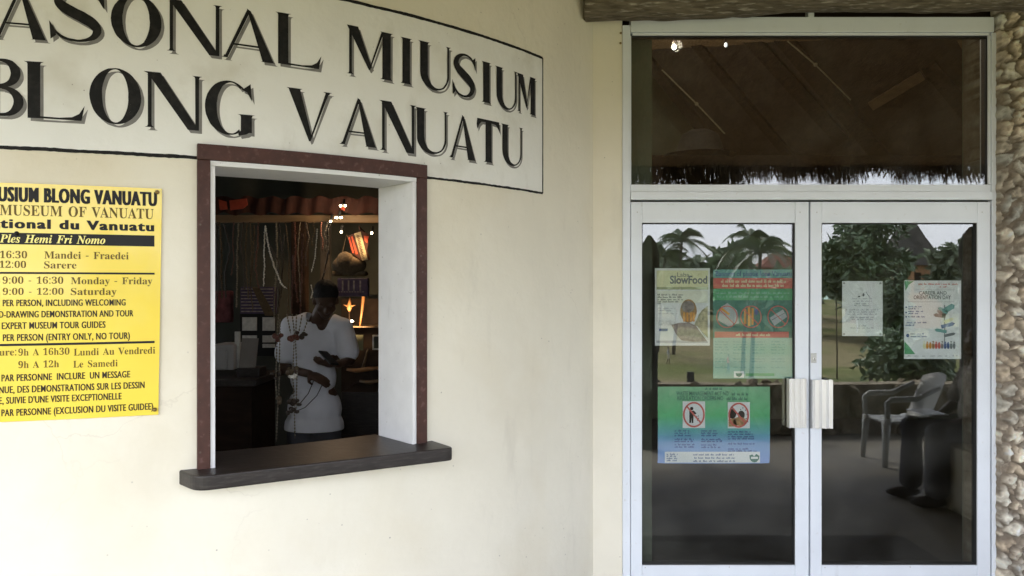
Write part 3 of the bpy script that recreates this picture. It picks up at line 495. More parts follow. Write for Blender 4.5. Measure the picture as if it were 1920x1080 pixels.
# ------------------------------------------------------------------ serving window: brown frame, white lining, thick sill
win = thing('serving_window', 'open serving window with dark brown frame, white lining and thick dark sill', 'window', loc=W((sL + sR) / 2, .97))
def curved_board(s0, s1, z0, z1, o0, o1, n=14):
    bm = bmesh.new(); ring_ = []
    for i in range(n + 1):
        s = s0 + (s1 - s0) * i / n
        ring_.append([bm.verts.new(W(s, z, o)) for z, o in ((z0, o0), (z0, o1), (z1, o1), (z1, o0))])
    for a, b in zip(ring_, ring_[1:]):
        for k in range(4): bm.faces.new((a[k], b[k], b[(k + 1) % 4], a[(k + 1) % 4]))
    bm.faces.new(ring_[0]); bm.faces.new(ring_[-1][::-1]); bmesh.ops.recalc_face_normals(bm, faces=bm.faces)
    return bm
def bev(bm, w_=.003):
    es = [e for e in bm.edges if len(e.link_faces) == 2 and e.calc_face_angle(0) > .6]
    bmesh.ops.bevel(bm, geom=es, offset=w_, segments=2, affect='EDGES', profile=.6); return bm
foL, foR = p2w(369, 560)[0], p2w(796, 560)[0]; fiL, fiR = p2w(393.5, 560)[0], p2w(778, 560)[0]
zF0, zF1 = .985, CAMZ + .4875
fw = zF1 - (CAMZ + .4335)
obj('frame', bev(curved_board(foL, fiL, zF0, zF1 - fw, -.004, .020, 2)), M['brown_paint'], win)
obj('frame', bev(curved_board(fiR, foR, zF0, zF1 - fw, -.004, .020, 2)), M['brown_paint'], win)
obj('frame', bev(curved_board(foL, foR, zF1 - fw + .0005, zF1, -.004, .021, 16)), M['brown_paint'], win)
# white lining boards (reveal)
li0, li1 = fiL, p2w(771, 560)[0]
zl = CAMZ + .4335
obj('lining', bev(curved_board(fiL, fiL + .016, zF0, zl - .018, -.25, .012, 2), .002), M['white_paint'], win)
obj('lining', bev(curved_board(li1 , fiR, zF0, zl - .018, -.25, .012, 2), .002), M['white_paint'], win)
obj('lining', bev(curved_board(fiL, fiR, zl - .0175, zl, -.25, .0125, 12), .002), M['white_paint'], win)
bm = bmesh.new()
obj('bead', bev(curved_board(li1 - .004, li1 + .010, zF0, zl - .0185, -.035, .016, 2), .002), M['white_paint'], win)
# sill: straight front, rounded corners, runs into the opening
zs = CAMZ - .612
fl, fr = Vector((-1.022, 2.592)), Vector((-.221, 3.072))
bl, br_ = W(p2w(334, 878)[0], 0, -.01).xy, W(p2w(812, 827)[0], 0, -.01).xy
def rnd(p, a, b, r, n=6):        # rounded corner at p between neighbours a and b
    u = (a - p).normalized() * r; v = (b - p).normalized() * r; return [p + u * (1 - k / n) ** 2 + v * (k / n) ** 2 for k in range(n + 1)]
pl = [bl] + rnd(fl, bl, fr, .05) + rnd(fr, fl, br_, .03) + [br_]
pl += [W(sR, 0, -.01).xy] + [W(sR + (sL - sR) * k / 8, 0, -.275).xy for k in range(9)] + [W(sL, 0, -.01).xy]
bm = bmesh.new(); prism(bm, [tuple(p) for p in pl], zs - .05, zs); bmesh.ops.recalc_face_normals(bm, faces=bm.faces)
bmesh.ops.bevel(bm, geom=[e for e in bm.edges if len(e.link_faces) == 2 and e.calc_face_angle(0) > .8 and abs(e.verts[0].co.z - e.verts[1].co.z) < 1e-4], offset=.006, segments=3, affect='EDGES', profile=.5)
obj('sill', bm, M['sill_wood'], win)

# ------------------------------------------------------------------ yellow opening-hours poster on the wall
pos = thing('opening_hours_poster', 'yellow laminated poster of opening hours and prices pinned to the cream wall', 'poster', loc=W(p2w(150, 560)[0], 1.2))
st_, ztp = p2w(304, 354.2); sb_, zbt = p2w(297, 776.6); s0p = p2w(-205, 560)[0]
bm = bmesh.new(); n, m_ = 40, 24; V = []
def pos_pt(u, v, o):             # u along, v up; the lower right corner is cut a little short and lifts off
    s1 = sb_ + (st_ - sb_) * v; s = s0p + (s1 - s0p) * u
    return W(s, zbt + (ztp - zbt) * v, o + .006 * max(0, u - .8) ** 2 * 10 * (1 - v) + .0012 * noise.noise((u * 5, v * 7, 2)))
V = [[bm.verts.new(pos_pt(i / n, j / m_, .0065)) for j in range(m_ + 1)] for i in range(n + 1)]
for i in range(n):
    for j in range(m_): bm.faces.new((V[i][j], V[i + 1][j], V[i + 1][j + 1], V[i][j + 1]))
obj('paper', bm, M['yellow_paper'], pos, sm=True)
def on_poster(vf, name, m, o=.0006, step=.03):
    bm = slice_s(vf, step)
    for v in bm.verts:
        s, z = v.co.x, v.co.y; vv = (z - zbt) / (ztp - zbt); s1 = sb_ + (st_ - sb_) * vv
        v.co = pos_pt((s - s0p) / (s1 - s0p), vv, .0065 + o)
    bmesh.ops.recalc_face_normals(bm, faces=bm.faces)
    return obj(name, bm, m, pos)
def with_prefix(make, pre, body, x0, x1, y, cap, ref):
    """body spans x0..x1, the words before it run off to the left at the same scale"""
    raw = make(body); k = raw[0][:, 0].max() - raw[0][:, 0].min(); o = [ln_w(raw, x0, x1, y, cap, ref)]
    if pre:
        q = make(pre); s0, _ = p2w(x0, y); s1, _ = p2w(x1, y); sc = (s1 - s0) / k; wq = (q[0][:, 0].max() - q[0][:, 0].min()) * sc
        e = s0 - .004; v = q[0].copy(); _, zb_ = p2w(x1, y); _, zc_ = p2w(x1, y - cap)
        v[:, 0] = e - wq + (v[:, 0] - v[:, 0].min()) * sc; v[:, 1] = zb_ + v[:, 1] * (zc_ - zb_) / ref; o.append((v, q[1]))
    return o
heavy = lambda s: sans(s, .012, 1.16); wide = lambda s: sans(s, .02, 1.2); medium = lambda s: sans(s, .004, 1.08); light = lambda s: serif(s, 'r', 0); thin = lambda s: serif(s, 'r', 0)
def put(name, m, rows, bold=0.):
    o = []
    for mk, pre, body, x0, x1, y, cap, ref in rows:
        L_ = with_prefix(mk, pre, body, x0, x1, y, cap, ref); h = abs(p2w(x1, y)[1] - p2w(x1, y - cap)[1])
        for k in ((-1, 0, 1) if bold else (0,)):
            for v, f in L_: v = v.copy(); v[:, 0] += k * bold * h; o.append((v, f))
    return on_poster(merge(o), name, M[m])
put('lettering', 'ink_black', [(heavy, 'NASONAL MI', 'USIUM BLONG VANUATU', -1, 293, 386.5, 25, REFS)], .06)
put('lettering', 'ink_light', [(thin, '', 'MUSEUM OF VANUATU', 1, 288, 411, 18.5, REFR)])
put('lettering', 'ink_black', [(wide, 'Na', 'tional du Vanuatu', 3, 288, 433.6, 16, REFS)], .07)
def bandrect(x0, y0, x1, y1, yref=None):
    s0, _ = p2w(x0, y0); s1, za = p2w(x1, y0); _, zb2 = p2w(x1, y1); return np.array([(s0, zb2), (s1, zb2), (s1, za), (s0, za)]), [(0, 1, 2, 3)]
on_poster(merge([bandrect(-160, 442, 289.6, 462.5)]), 'banner', M['ink_black'], .0005)
on_poster(merge(with_prefix(lambda s: serif(s, 'i', .004), '', 'Ples Hemi Fri Nomo', 1, 198, 457.7, 14.5, REFR)), 'lettering', M['yellow_ink'], .0011)
put('lettering', 'ink_light', [(light, '9:00 - ', '16:30', 1, 52, 484.5, 13, REFR), (light, '', 'Mandei - Fraedei', 84, 241.5, 486.5, 13, REFR), (light, '9:00 - ', '12:00', 0, 50, 502.5, 12.5, REFR), (light, '', 'Sarere', 83.5, 144, 503.7, 13, REFR)])
on_poster(merge([bandrect(-160, 511.5, 290, 515)]), 'rule_line', M['ink_black'])
put('lettering', 'ink_light', [(light, '', '9:00 - 16:30', 6, 119.5, 532, 12.5, REFR), (light, '', 'Monday - Friday', 133.6, 285.8, 533, 12.5, REFR), (light, '', '9:00 - 12:00', 6.5, 120, 552.5, 12, REFR), (light, '', 'Saturday', 133.6, 219, 552.8, 12.5, REFR)])
put('lettering', 'ink_brown', [(medium, '', 'PER PERSON, INCLUDING WELCOMING', 7, 235.5, 572.6, 11.5, REFS), (medium, 'SAN', 'D-DRAWING DEMONSTRATION AND TOUR', 0, 250, 593, 11.5, REFS),
    (medium, '', 'EXPERT MUSEUM TOUR GUIDES', 5, 198, 614.3, 12, REFS), (medium, '', 'PER PERSON (ENTRY ONLY, NO TOUR)', 7, 243.5, 635, 12, REFS)], .035)
on_poster(merge([bandrect(-160, 638.8, 290, 643)]), 'rule_line', M['ink_black'])
put('lettering', 'ink_light', [(light, '', 'ure:', 0, 32, 666, 13, REFR), (light, '', '9h A 16h30', 35.6, 131, 664.5, 12.5, REFR), (light, '', 'Lundi Au Vendredi', 139, 291, 662.5, 12.5, REFR), (light, '', '9h A 12h', 35.6, 111.5, 688, 12.5, REFR), (light, '', 'Le Samedi', 138, 221, 686.5, 12.5, REFR)])
put('lettering', 'ink_brown', [(medium, '', 'PAR PERSONNE  INCLURE  UN MESSAGE', 4.5, 244, 707, 12, REFS), (medium, 'BIENVE', 'NUE, DES DEMONSTRATIONS SUR LES DESSIN', 0, 271, 727, 12, REFS),
    (medium, '', "E, SUIVIE D'UNE VISITE EXCEPTIONELLE", 0, 228, 748, 12, REFS), (medium, '', 'PAR PERSONNE (EXCLUSION DU VISITE GUIDEE)', 4.5, 287, 767, 12, REFS)], .035)
for x, y, lab in ((295, 361, 1), (290, 767, 2), (33, 438, 3)):
    bm = bmesh.new(); s, z = p2w(x, y); ball(bm, W(s, z, .0105 + (.004 if lab == 2 else 0)), (.007, .007, .007), 10, 8); obj('pushpin', bm, M['pin'] if lab < 3 else M['ink_black'], pos, True)

# ------------------------------------------------------------------ floors, roof, rooms
def X(x, d=D): return (x - 960) / F * d
def Z(y, d=D): return CAMZ + (540 - y) / F * d
tag(obj('verandah_floor', boxes([((-9, -.62, -.5), (9, D + .03, 0))]), M['concrete']), kind='structure')
tag(obj('lobby_ground', boxes([((.5, D + .032, -.5), (7.2, 10.2, -.003))]), M['lobby_floor']), kind='structure')
bm = bmesh.new(); bmesh.ops.create_circle(bm, cap_ends=True, segments=64, radius=RW - .1, matrix=Matrix.Translation((CX, CY, -.002))); tag(obj('shop_ground', bm, M['lobby_floor']), kind='structure')
# roof: one thick thatched slab with a ragged hanging fringe along the eave
rf = thing('thatched_roof', 'brown thatched roof over the verandah and hall, with a ragged hanging eave', 'roof', loc=(0, -.35, 2.93))
bm = bmesh.new(); nx, ny = 120, 60; g_ = []
for i in range(nx + 1):
    row = []
    for j in range(ny + 1):
        x, y = -10 + 20 * i / nx, -.35 + 11.2 * j / ny
        row.append(bm.verts.new((x, y, roofz(y) + .02 * noise.noise((x * 4, y * 4, 0)))))
    g_.append(row)
for i in range(nx):
    for j in range(ny): bm.faces.new((g_[i][j], g_[i][j + 1], g_[i + 1][j + 1], g_[i + 1][j]))
bmesh.ops.solidify(bm, geom=bm.faces[:], thickness=-.22)
obj('thatch', bm, M['thatch'], rf)
bm = bmesh.new(); r = random.Random(5)
for k in range(15000):
    x = r.uniform(-7, 9.5); y = -.38 + r.gauss(0, .05); z = roofz(-.35) + .06
    patch = noise.noise((x * 2.1, 2, 0)) + .5 * noise.noise((x * 6, 4, 0)); left = max(0, min(1, (2.9 - x) / .5)); L_ = max(.03, r.uniform(.05, .23) + .24 * patch + .16 * left); wd = r.uniform(.0015, .0065)
    a = r.uniform(-.5, .5); dx = r.gauss(0, .035); dy = r.gauss(0, .04)
    p = [Vector((x - wd, y, z)), Vector((x + wd, y + wd * a, z)), Vector((x + dx + wd * .4, y + dy, z - L_)), Vector((x + dx, y + dy, z - L_ - r.uniform(0, .05)))]
    bm.faces.new([bm.verts.new(q) for q in p])
tag(obj('thatch_fringe', bm, M['thatch'], rf), kind='stuff')

# lobby behind the doors
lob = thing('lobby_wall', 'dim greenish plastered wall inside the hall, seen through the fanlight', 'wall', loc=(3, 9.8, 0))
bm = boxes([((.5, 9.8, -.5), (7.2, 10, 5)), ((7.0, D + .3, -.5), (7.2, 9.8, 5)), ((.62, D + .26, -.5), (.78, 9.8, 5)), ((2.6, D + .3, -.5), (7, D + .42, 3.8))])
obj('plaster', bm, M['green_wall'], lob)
# slanting roof boards, rafters and thin rods seen through the fanlight
ceil = thing('sloping_ceiling', 'dark brown sloping boarded ceiling with rafters, seen through the fanlight', 'ceiling', loc=px(1500, 180, 7))
def cpt(x, y, o=0):              # a point of the slope at this pixel: nearer towards the right and the top
    n = Vector((.3, .72, .5)); p0 = px(1280, 210, 9.0); d = Vector(((x - 960) / F, 1, (540 - y) / F)); c = Vector((0, 0, CAMZ))
    tt = n.dot(p0 - c) / n.dot(d); return c + d * tt - n.normalized() * o
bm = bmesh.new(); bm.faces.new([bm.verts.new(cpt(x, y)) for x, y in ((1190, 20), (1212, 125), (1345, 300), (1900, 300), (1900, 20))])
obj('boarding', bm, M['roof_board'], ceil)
for x0, y0, x1, y1, wd in ((1205, 95, 1365, 300, .10), (1400, 60, 1580, 260, .14), (1462, 60, 1660, 300, .16), (1740, 120, 1880, 290, .14), (1290, 60, 1490, 300, .09)):
    bm = bmesh.new(); beam(bm, cpt(x0, y0, .05), cpt(x1, y1, .05), wd, .09, (.3, .72, .5)); obj('rafter', bm, M['dark_wood'], ceil)
bm = bmesh.new(); beam(bm, cpt(1632, 193, .1), cpt(1728, 135, .1), .09, .05, (.3, .72, .5)); obj('strut', bm, M['tan_wood'], ceil)
bm = bmesh.new(); beam(bm, cpt(1800, 85, .06), cpt(1842, 62, .06), .16, .03, (.3, .72, .5)); obj('brace', bm, M['tan_wood'], ceil)
for q in (((1478, 68), (1530, 112), (1595, 177)), ((1246, 122), (1310, 185), (1362, 240))):
    bm = bmesh.new(); pts = [cpt(x, y, .16) for x, y in q]; tube(bm, pts, .008, 6); ball(bm, pts[1], .022); obj('rod', bm, M['pandanus'], ceil)
bm = boxes([((.8, 8.0, Z(345, 8.0)), (7, 8.25, Z(291, 8.0)))]); tag(obj('wall_plate', bm, M['dark_wood']), 'dark horizontal timber across the hall at the foot of the fanlight', 'beam')
bm = bmesh.new(); c = px(1312, 291, 7.9); prof = [(.36, 0), (.235, .03), (.215, .10), (.18, .2), (.10, .245), (0, .25)]
rr = [[bm.verts.new((c.x + R * math.cos(t), c.y + R * math.sin(t), c.z + h)) for t in (2 * math.pi * k / 24 for k in range(24))] for R, h in prof[:-1]]
for a, b in zip(rr, rr[1:]):
    for k in range(24): bm.faces.new((a[k], a[(k + 1) % 24], b[(k + 1) % 24], b[k]))
bm.faces.new(rr[-1]); tag(obj('woven_hat', bm, M['hair'], sm=True), 'dark domed hat on the timber behind the fanlight', 'hat')
for x, y, d, m, lab in ((1264, 88, 7.2, 'bulb_white', 'bright round ceiling bulb at the left of the fanlight'), (1361, 84, 7.2, 'bulb_dim', 'small dim round lamp right of the bright bulb')):
    p = px(x, y, d); la = thing('ceiling_lamp', lab, 'lamp', loc=p)
    bm = bmesh.new(); ball(bm, p, (.015, .015, .022) if 'bright' in lab else (.018, .018, .018), 12, 8); obj('bulb', bm, M[m], la, True)
    bm = bmesh.new(); tube(bm, [p + Vector((0, .02, .03)), p + Vector((0, .05, .12))], .012, 8); obj('socket', bm, M['dark_wood'], la)
bm = boxes([((.40, D + .04, 3.0), (2.6, D + .14, 3.75))]); tag(obj('gable_panel', bm, M['dark_wood']), 'dark timber boarding above the weathered log beam', 'panel')

l = bpy.data.lights.new('bulb_light', 'POINT'); l.energy = 3; l.color = (1, .86, .66); l.shadow_soft_size = .05
o = bpy.data.objects.new('bulb_light', l); COL.objects.link(o); o.location = px(1264, 88, 7.2) + Vector((.0, -.12, -.02))
for x, y in ((1164, 62), (1163.5, 81)):
    bm = bmesh.new(); ball(bm, px(x, y, D - .004), (.006, .008, .006), 10, 6); obj('nail', bm, M['pin'], wall, True)
tag(obj('door_mat', boxes([((.62, 3.30, .0005), (2.5, 3.98, .014), .004)]), mat('mat_dark', (.05, .047, .042), .95, var=.3, vs=60, bump=.6, bs=120)), 'dark flat mat on the floor before the doors, mirrored low in the glass', 'mat')
# ------------------------------------------------------------------ aluminium door set
door = thing('glass_entrance', 'white aluminium double glass entrance doors with a dark fanlight above', 'door', loc=(X(1520), D, 0))
Y0 = D - .005
def bar_(x0, y0, x1, y1, f=0., dep=.09): return ((X(x0), Y0 + f, Z(y1)), (X(x1), Y0 + f + dep, Z(y0)), .0025)
for b_ in (bar_(1167, 48, 1181.5, 1111, -.004, .11), bar_(1858.5, 62, 1867, 1111, -.002, .11), bar_(1182, 33, 1862, 61, -.006, .1)): obj('outer_frame', boxes([b_]), M['alu'], door)
obj('head_bead', boxes([bar_(1186, 61.4, 1856, 66, .006, .07)]), M['alu'], door)
obj('transom_bar', boxes([bar_(1182, 360, 1858, 375, -.010, .1), bar_(1182, 346, 1858, 359.6, .004, .08)]), M['alu'], door)
obj('fanlight_frame', boxes([bar_(1853, 66.5, 1858, 345.5, .006, .07), bar_(1182, 66.5, 1184, 345.5, .01, .06)]), M['alu'], door)
obj('gasket', boxes([bar_(1184.5, 66.3, 1852.6, 68.2, .012, .05), bar_(1851, 68.4, 1852.8, 345.6, .012, .05)]), M['gasket'], door)
obj('hanger', boxes([bar_(1515, 18, 1526, 32.6, .0, .06)]), M['alu'], door)
GY = D + .015                    # glass plane
def pane(x0, y0, x1, y1, parent):
    return obj('pane', boxes([((X(x0), GY, Z(y1)), (X(x1), GY + .006, Z(y0)))]), M['glass'], parent)
pane(1183, 66, 1854, 347, door)
obj('stop_bead', boxes([bar_(1181.8, 376, 1858, 378.2, .03, .05), bar_(1516.2, 378.4, 1518.6, 1110, .035, .04), bar_(1856.4, 376, 1858.3, 1110, .03, .04)]), M['gasket'], door)
for x0, gx0, gx1, x1 in ((1182.6, 1203.5, 1490.5, 1515.8), (1519, 1540, 1831.5, 1856)):
    lf = obj('door_leaf', boxes([bar_(x0, 378.8, gx0, 1110, 0, .05), bar_(gx1, 378.8, x1, 1110, 0, .05), bar_(gx0 + .2, 378.8, gx1 - .2, 418, .0005, .049), bar_(gx0 + .2, 1059.5, gx1 - .2, 1110, .0005, .049)]), M['alu'], door)
    obj('gasket', boxes([bar_(gx0, 418.2, gx0 + 1.6, 1059.2, .006, .04), bar_(gx1 - 1.8, 418.2, gx1, 1059.2, .006, .04), bar_(gx0 + 1.8, 418.2, gx1 - 2, 419.8, .006, .04), bar_(gx0 + 1.8, 1057.6, gx1 - 2, 1059.2, .006, .04)]), M['gasket'], lf)
    pane(gx0 + 1, 419, gx1 - 1, 1058, lf)
    for sx, sy in ((gx0 - 9, 1085), (gx1 + 9, 1085), (gx0 - 9, 398), (gx1 + 9, 398), (gx0 + 6, 1063.5), ((gx0 + gx1) / 2 + 20, 1062.5)):
        bm = bmesh.new(); ball(bm, (X(sx), Y0 - .0005, Z(sy)), (.0034, .0016, .0034), 10, 6); obj('screw', bm, M['steel'], lf, True)
    # ribbed push plate on two stand-offs
    left = x0 < 1300
    hx0, hx1, hy0, hy1 = (1478, 1511, 710, 802) if left else (1521.5, 1560.5, 712, 803)
    n = 6; o = []; bm = bmesh.new(); prof = []
    dd = D - .026
    for k in range(n):           # ridges and valleys of the folded plate
        a = hx0 + (hx1 - hx0) * k / n; b = hx0 + (hx1 - hx0) * (k + 1) / n
        prof += [(X(a + .5, dd), dd - (0 if k % 2 else .013)), (X(b - .5, dd), dd - (.013 if k % 2 else .002))]
    prof = [(prof[0][0], dd + .03)] + prof + [(prof[-1][0], dd + .03)]
    fr_ = [[bm.verts.new((x, y, Z(hy, dd))) for x, y in prof] for hy in (hy0, hy1)]
    for k in range(len(prof) - 1): bm.faces.new((fr_[0][k], fr_[1][k], fr_[1][k + 1], fr_[0][k + 1]))
    bmesh.ops.recalc_face_normals(bm, faces=bm.faces); bmesh.ops.solidify(bm, geom=bm.faces[:], thickness=.002)
    h = obj('handle', bm, M['alu_bright'], lf)
    cx_ = (hx0 + hx1) / 2
    obj('bracket', boxes([((X(cx_ + (-12 if left else 4), dd), dd + .012, Z(hy0 + 4, dd)), (X(cx_ + (-4 if left else 12), dd), D - .004, Z(hy0 - 1, dd))),
                          ((X(cx_ + (-12 if left else 4), dd), dd + .012, Z(hy1 - 1, dd)), (X(cx_ + (-4 if left else 12), dd), D - .004, Z(hy1 - 6, dd)))]), M['gasket'], h)
    if not left:
        lk = obj('lock', boxes([((X(1519.8), D - .0095, Z(680)), (X(1530), D - .004, Z(662)), .0018)]), M['steel'], lf)
        bm = bmesh.new(); bmesh.ops.create_cone(bm, cap_ends=True, segments=16, radius1=.0075, radius2=.007, depth=.008, matrix=Matrix.Translation((X(1525.5), D - .012, Z(672))) @ Matrix.Rotation(R_(90), 4, 'X')); obj('cylinder', bm, M['alu_bright'], lk)
        obj('keyhole', boxes([((X(1525), D - .0172, Z(675)), (X(1526.2), D - .0158, Z(670)))]), M['gasket'], lk)
tag(obj('threshold', boxes([((X(1167), D - .06, 0.001), (X(1867), D + .1, .012), .004)]), M['alu'], door))

# ------------------------------------------------------------------ weathered log over the door
bm = bmesh.new(); n, m_ = 160, 28; V = []
for i in range(n + 1):
    u = i / n; x = .365 + 2.75 * u; c = Vector((x, D - .115, 3.070 + .046 * (lambda q: q * q * (3 - 2 * q))(min(1, u * 2.2)) + .004 * math.sin(u * 17))); rr = .105 + .008 * math.sin(u * 7)
    row = []
    for k in range(m_):
        t_ = 2 * math.pi * k / m_; r_ = rr * (1 + .10 * noise.noise((x * 1.2, math.cos(t_) * 2.2, math.sin(t_) * 2.2)) + .09 * noise.noise((x * 7, math.cos(t_) * 9, math.sin(t_) * 9)))
        row.append(bm.verts.new(c + Vector((0, math.cos(t_) * r_, math.sin(t_) * r_))))
    V.append(row)
for i in range(n):
    for k in range(m_): bm.faces.new((V[i][k], V[i + 1][k], V[i + 1][(k + 1) % m_], V[i][(k + 1) % m_]))
bm.faces.new(V[0][::-1]); bm.faces.new(V[-1]); bmesh.ops.recalc_face_normals(bm, faces=bm.faces)
tag(obj('log_beam', bm, M['log_wood'], sm=True), 'weathered grey brown log beam lying above the entrance doors', 'beam')

# ------------------------------------------------------------------ coral stone wall right of the doors
def stone_wall():
    r = np.random.RandomState(11); x0, x1, z0, z1 = X(1866), 3.6, -.3, 3.45; st = .0068
    nx, nz = int((x1 - x0) / st), int((z1 - z0) / st)
    cell = .080; pts = []
    for i in range(-1, int((x1 - x0) / cell) + 2):
        for j in range(-1, int((z1 - z0) / cell) + 2):
            pts.append((x0 + (i + .5 + (j % 2) * .5 + r.uniform(-.44, .44)) * cell * .92, z0 + (j + .5 + r.uniform(-.42, .42)) * cell * 1.04))
    pts = np.array(pts); hgt = r.uniform(.55, 1.15, len(pts)); tint = r.uniform(.6, 1.25, len(pts)); tilt = r.uniform(-.55, .55, (len(pts), 2)); phi = r.uniform(0, 6.28, len(pts))
    gx, gz = np.meshgrid(np.linspace(x0, x1, nx), np.linspace(z0, z1, nz), indexing='ij')
    wx = np.zeros_like(gx); wz = np.zeros_like(gx); rough = np.zeros_like(gx)
    for i in range(nx):
        for j in range(nz):
            p = (gx[i, j], 0, gz[i, j]); v = noise.noise_vector((p[0] * 16, 1, p[2] * 16)); v2 = noise.noise_vector((p[0] * 45, 4, p[2] * 45)); wx[i, j] = v.x * .026 + v2.x * .010; wz[i, j] = v.z * .026 + v2.z * .010
            rough[i, j] = noise.fractal((p[0] * 38, 3, p[2] * 38), .9, 2.1, 5)
    q = np.stack([gx + wx, gz + wz], -1).reshape(-1, 2)
    f1 = np.empty(len(q)); f2 = np.empty(len(q)); id_ = np.empty(len(q), int)
    for a in range(0, len(q), 4000):
        df = q[a:a + 4000, None, :] - pts[None]; an = np.arctan2(df[..., 1], df[..., 0]); d = (df ** 2).sum(-1) * (1 + .17 * np.cos(4 * an + phi[None]) + .14 * np.cos(3 * an + 2 * phi[None])) ** 2; o = np.argpartition(d, 2, axis=1)[:, :2]; dd = np.take_along_axis(d, o, 1); s = np.argsort(dd, 1); o = np.take_along_axis(o, s, 1); dd = np.sqrt(np.take_along_axis(dd, s, 1))
        f1[a:a + 4000], f2[a:a + 4000], id_[a:a + 4000] = dd[:, 0], dd[:, 1], o[:, 0]
    e = np.clip((f2 - f1) / .024 - .34 + rough.ravel() * .25, 0, 1); dome = np.clip(1 - (1 - e) ** 3, 0, 1)
    rel = (q - pts[id_]); h = dome * (.040 * hgt[id_] + (rel * tilt[id_]).sum(1) * .5) + rough.ravel() * .0115 * (.35 + dome)
    edge = np.clip((gx.ravel() - x0) / .02, 0, 1); y = D - .035 - h * (.35 + .65 * edge)
    V = np.stack([gx.ravel() - .006 * rough.ravel() * (edge < .3), y, gz.ravel()], 1)
    Fc = [(i * nz + j, (i + 1) * nz + j, (i + 1) * nz + j + 1, i * nz + j + 1) for i in range(nx - 1) for j in range(nz - 1)]
    # edge folded back to the wall
    n0 = len(V); V = np.concatenate([V, np.stack([np.full(nz, x0 + .002), np.full(nz, D + .3), np.linspace(z0, z1, nz)], 1)])
    Fc += [(j, j + 1, n0 + j + 1, n0 + j) for j in range(nz - 1)]
    me = bpy.data.meshes.new('stone_wall'); me.from_pydata(V.tolist(), [], Fc); me.update()
    at = me.color_attributes.new('stone', 'FLOAT_COLOR', 'POINT')
    mort = np.array([.24, .20, .155]); sto = np.array([.62, .555, .45])
    tn = tint[id_][:, None]; warm = r.uniform(-1, 1, len(pts))[id_][:, None] * np.array([.05, .0, -.05])
    pit = np.clip(1 + .6 * rough.ravel(), .5, 1.35)[:, None]; c = mort * (1 - e[:, None]) + e[:, None] * (sto * tn + warm * sto * 1.5) * pit
    c = np.concatenate([c, np.tile(mort, (nz, 1))]); c = np.concatenate([np.clip(c, .02, .7), np.ones((len(c), 1))], 1)
    at.data.foreach_set('color', c.ravel().astype(np.float32))
    return me
m = M['coral']; t = m.node_tree; vc = t.nodes.new('ShaderNodeVertexColor'); vc.layer_name = 'stone'
m2 = m.copy(); m2.name = 'coral_wall'; t = m2.node_tree; b = t.nodes['Principled BSDF']
vc = [n for n in t.nodes if n.type == 'VERTEX_COLOR'][0]; h = [n for n in t.nodes if n.type == 'HUE_SAT'][0]
t.links.new(vc.outputs[0], h.inputs['Color'])
me = stone_wall(); smooth(me); me.materials.append(m2)
tag(link(bpy.data.objects.new('stone_wall', me)), 'rough coral stone rubble wall on the right of the doors', 'wall')

# ------------------------------------------------------------------ posters behind the door glass
PD = GY + .012
r = random.Random(21)
def sheet(x0, y0, x1, y1, m, parent, curl=0., d=PD):
    bm = bmesh.new(); n = 14; V = []
    for i in range(n + 1):
        row = []
        for j in range(n + 1):
            u, v = i / n, j / n; p = px(x0 + (x1 - x0) * u, y0 + (y1 - y0) * v, d); p.y += .0015 * noise.noise((u * 3 + x0, v * 3, 0)) + curl * (max(0, abs(u - .5) - .42) * 12) * max(0, v - .93) * 14 * .01
            row.append(bm.verts.new(p))
        V.append(row)
    for i in range(n):
        for j in range(n): bm.faces.new((V[i][j], V[i][j + 1], V[i + 1][j + 1], V[i + 1][j]))
    return obj('paper', bm, m, parent, True)
def ink(lst, m, parent, name='printing', k=1): return flat(lst, PD - .0022 - .0006 * k, name, M[m], parent)
def ptext(s, x0, x1, y, cap, b=.01): return ln_p(sans(s, b), x0, x1, y, cap, REFS)

# food poster
p1 = thing('food_poster', 'pale yellow and white food poster with leaf shaped pictures on left door', 'poster', loc=px(1280, 648, PD))
sheet(1228, 503, 1331, 648, M['paper'], p1)
ink([rect(1231, 507, 1328, 540)], 'cream_ink', p1); ink([rect(1231, 538, 1328, 543)], 'olive_ink', p1, k=2)
ink([rect(1232, 545, 1327, 568)], 'pale_cream', p1, k=.6)
ink([ptext('SlowFood', 1256, 1326, 531.5, 14, .03)], 'grey_ink', p1, 'lettering', 2); ink([ptext('Laba', 1270, 1292, 519, 8, .0)], 'grey_ink', p1, 'lettering', 2.4)
ink(sum([words(1233, x, y, 3.2, r) for x, y in ((1282, 554), (1280, 558.5), (1282, 563), (1276, 567), (1240, 570.5))], []), 'grey_ink', p1, k=2)
ink(sum([words(1235, x, y, 2.4, r) for x, y in ((1266, 579), (1262, 583), (1270, 589), (1264, 603), (1266, 606.5), (1270, 610))], []), 'pale_ink', p1, k=2)
ink([rect(1236, 616, 1252, 621)], 'blue_ink', p1, k=2); ink([rect(1231, 638.5, 1327, 643)], 'pale_ink', p1, k=1)
leafp = lambda pts: poly(pts)
ink([ell(1291, 583, 15.5, 22)], 'tan_ink', p1, 'picture', 2); ink([ell(1290, 575, 12, 11)], 'mauve_ink', p1, 'picture', 2.5)
ink([rect(x, 586, x + 3.5, 603) for x in (1281, 1287, 1294, 1299)], 'orange_ink', p1, 'picture', 2.8)
ink([poly([(1327, 573), (1316, 582), (1307, 595), (1302, 609), (1312, 617), (1327, 634)])], 'beige_ink', p1, 'picture', 2.2)
ink([poly([(1259, 609), (1275, 605), (1293, 605), (1306, 611), (1318, 624), (1327, 640), (1300, 641), (1277, 638), (1266, 624)])], 'mauve_ink', p1, 'picture', 3)
ink([bar(1306, 611, 1327, 640, 1.4), bar(1301, 608, 1309, 592, 1.4)], 'paper', p1, 'picture', 3.4)

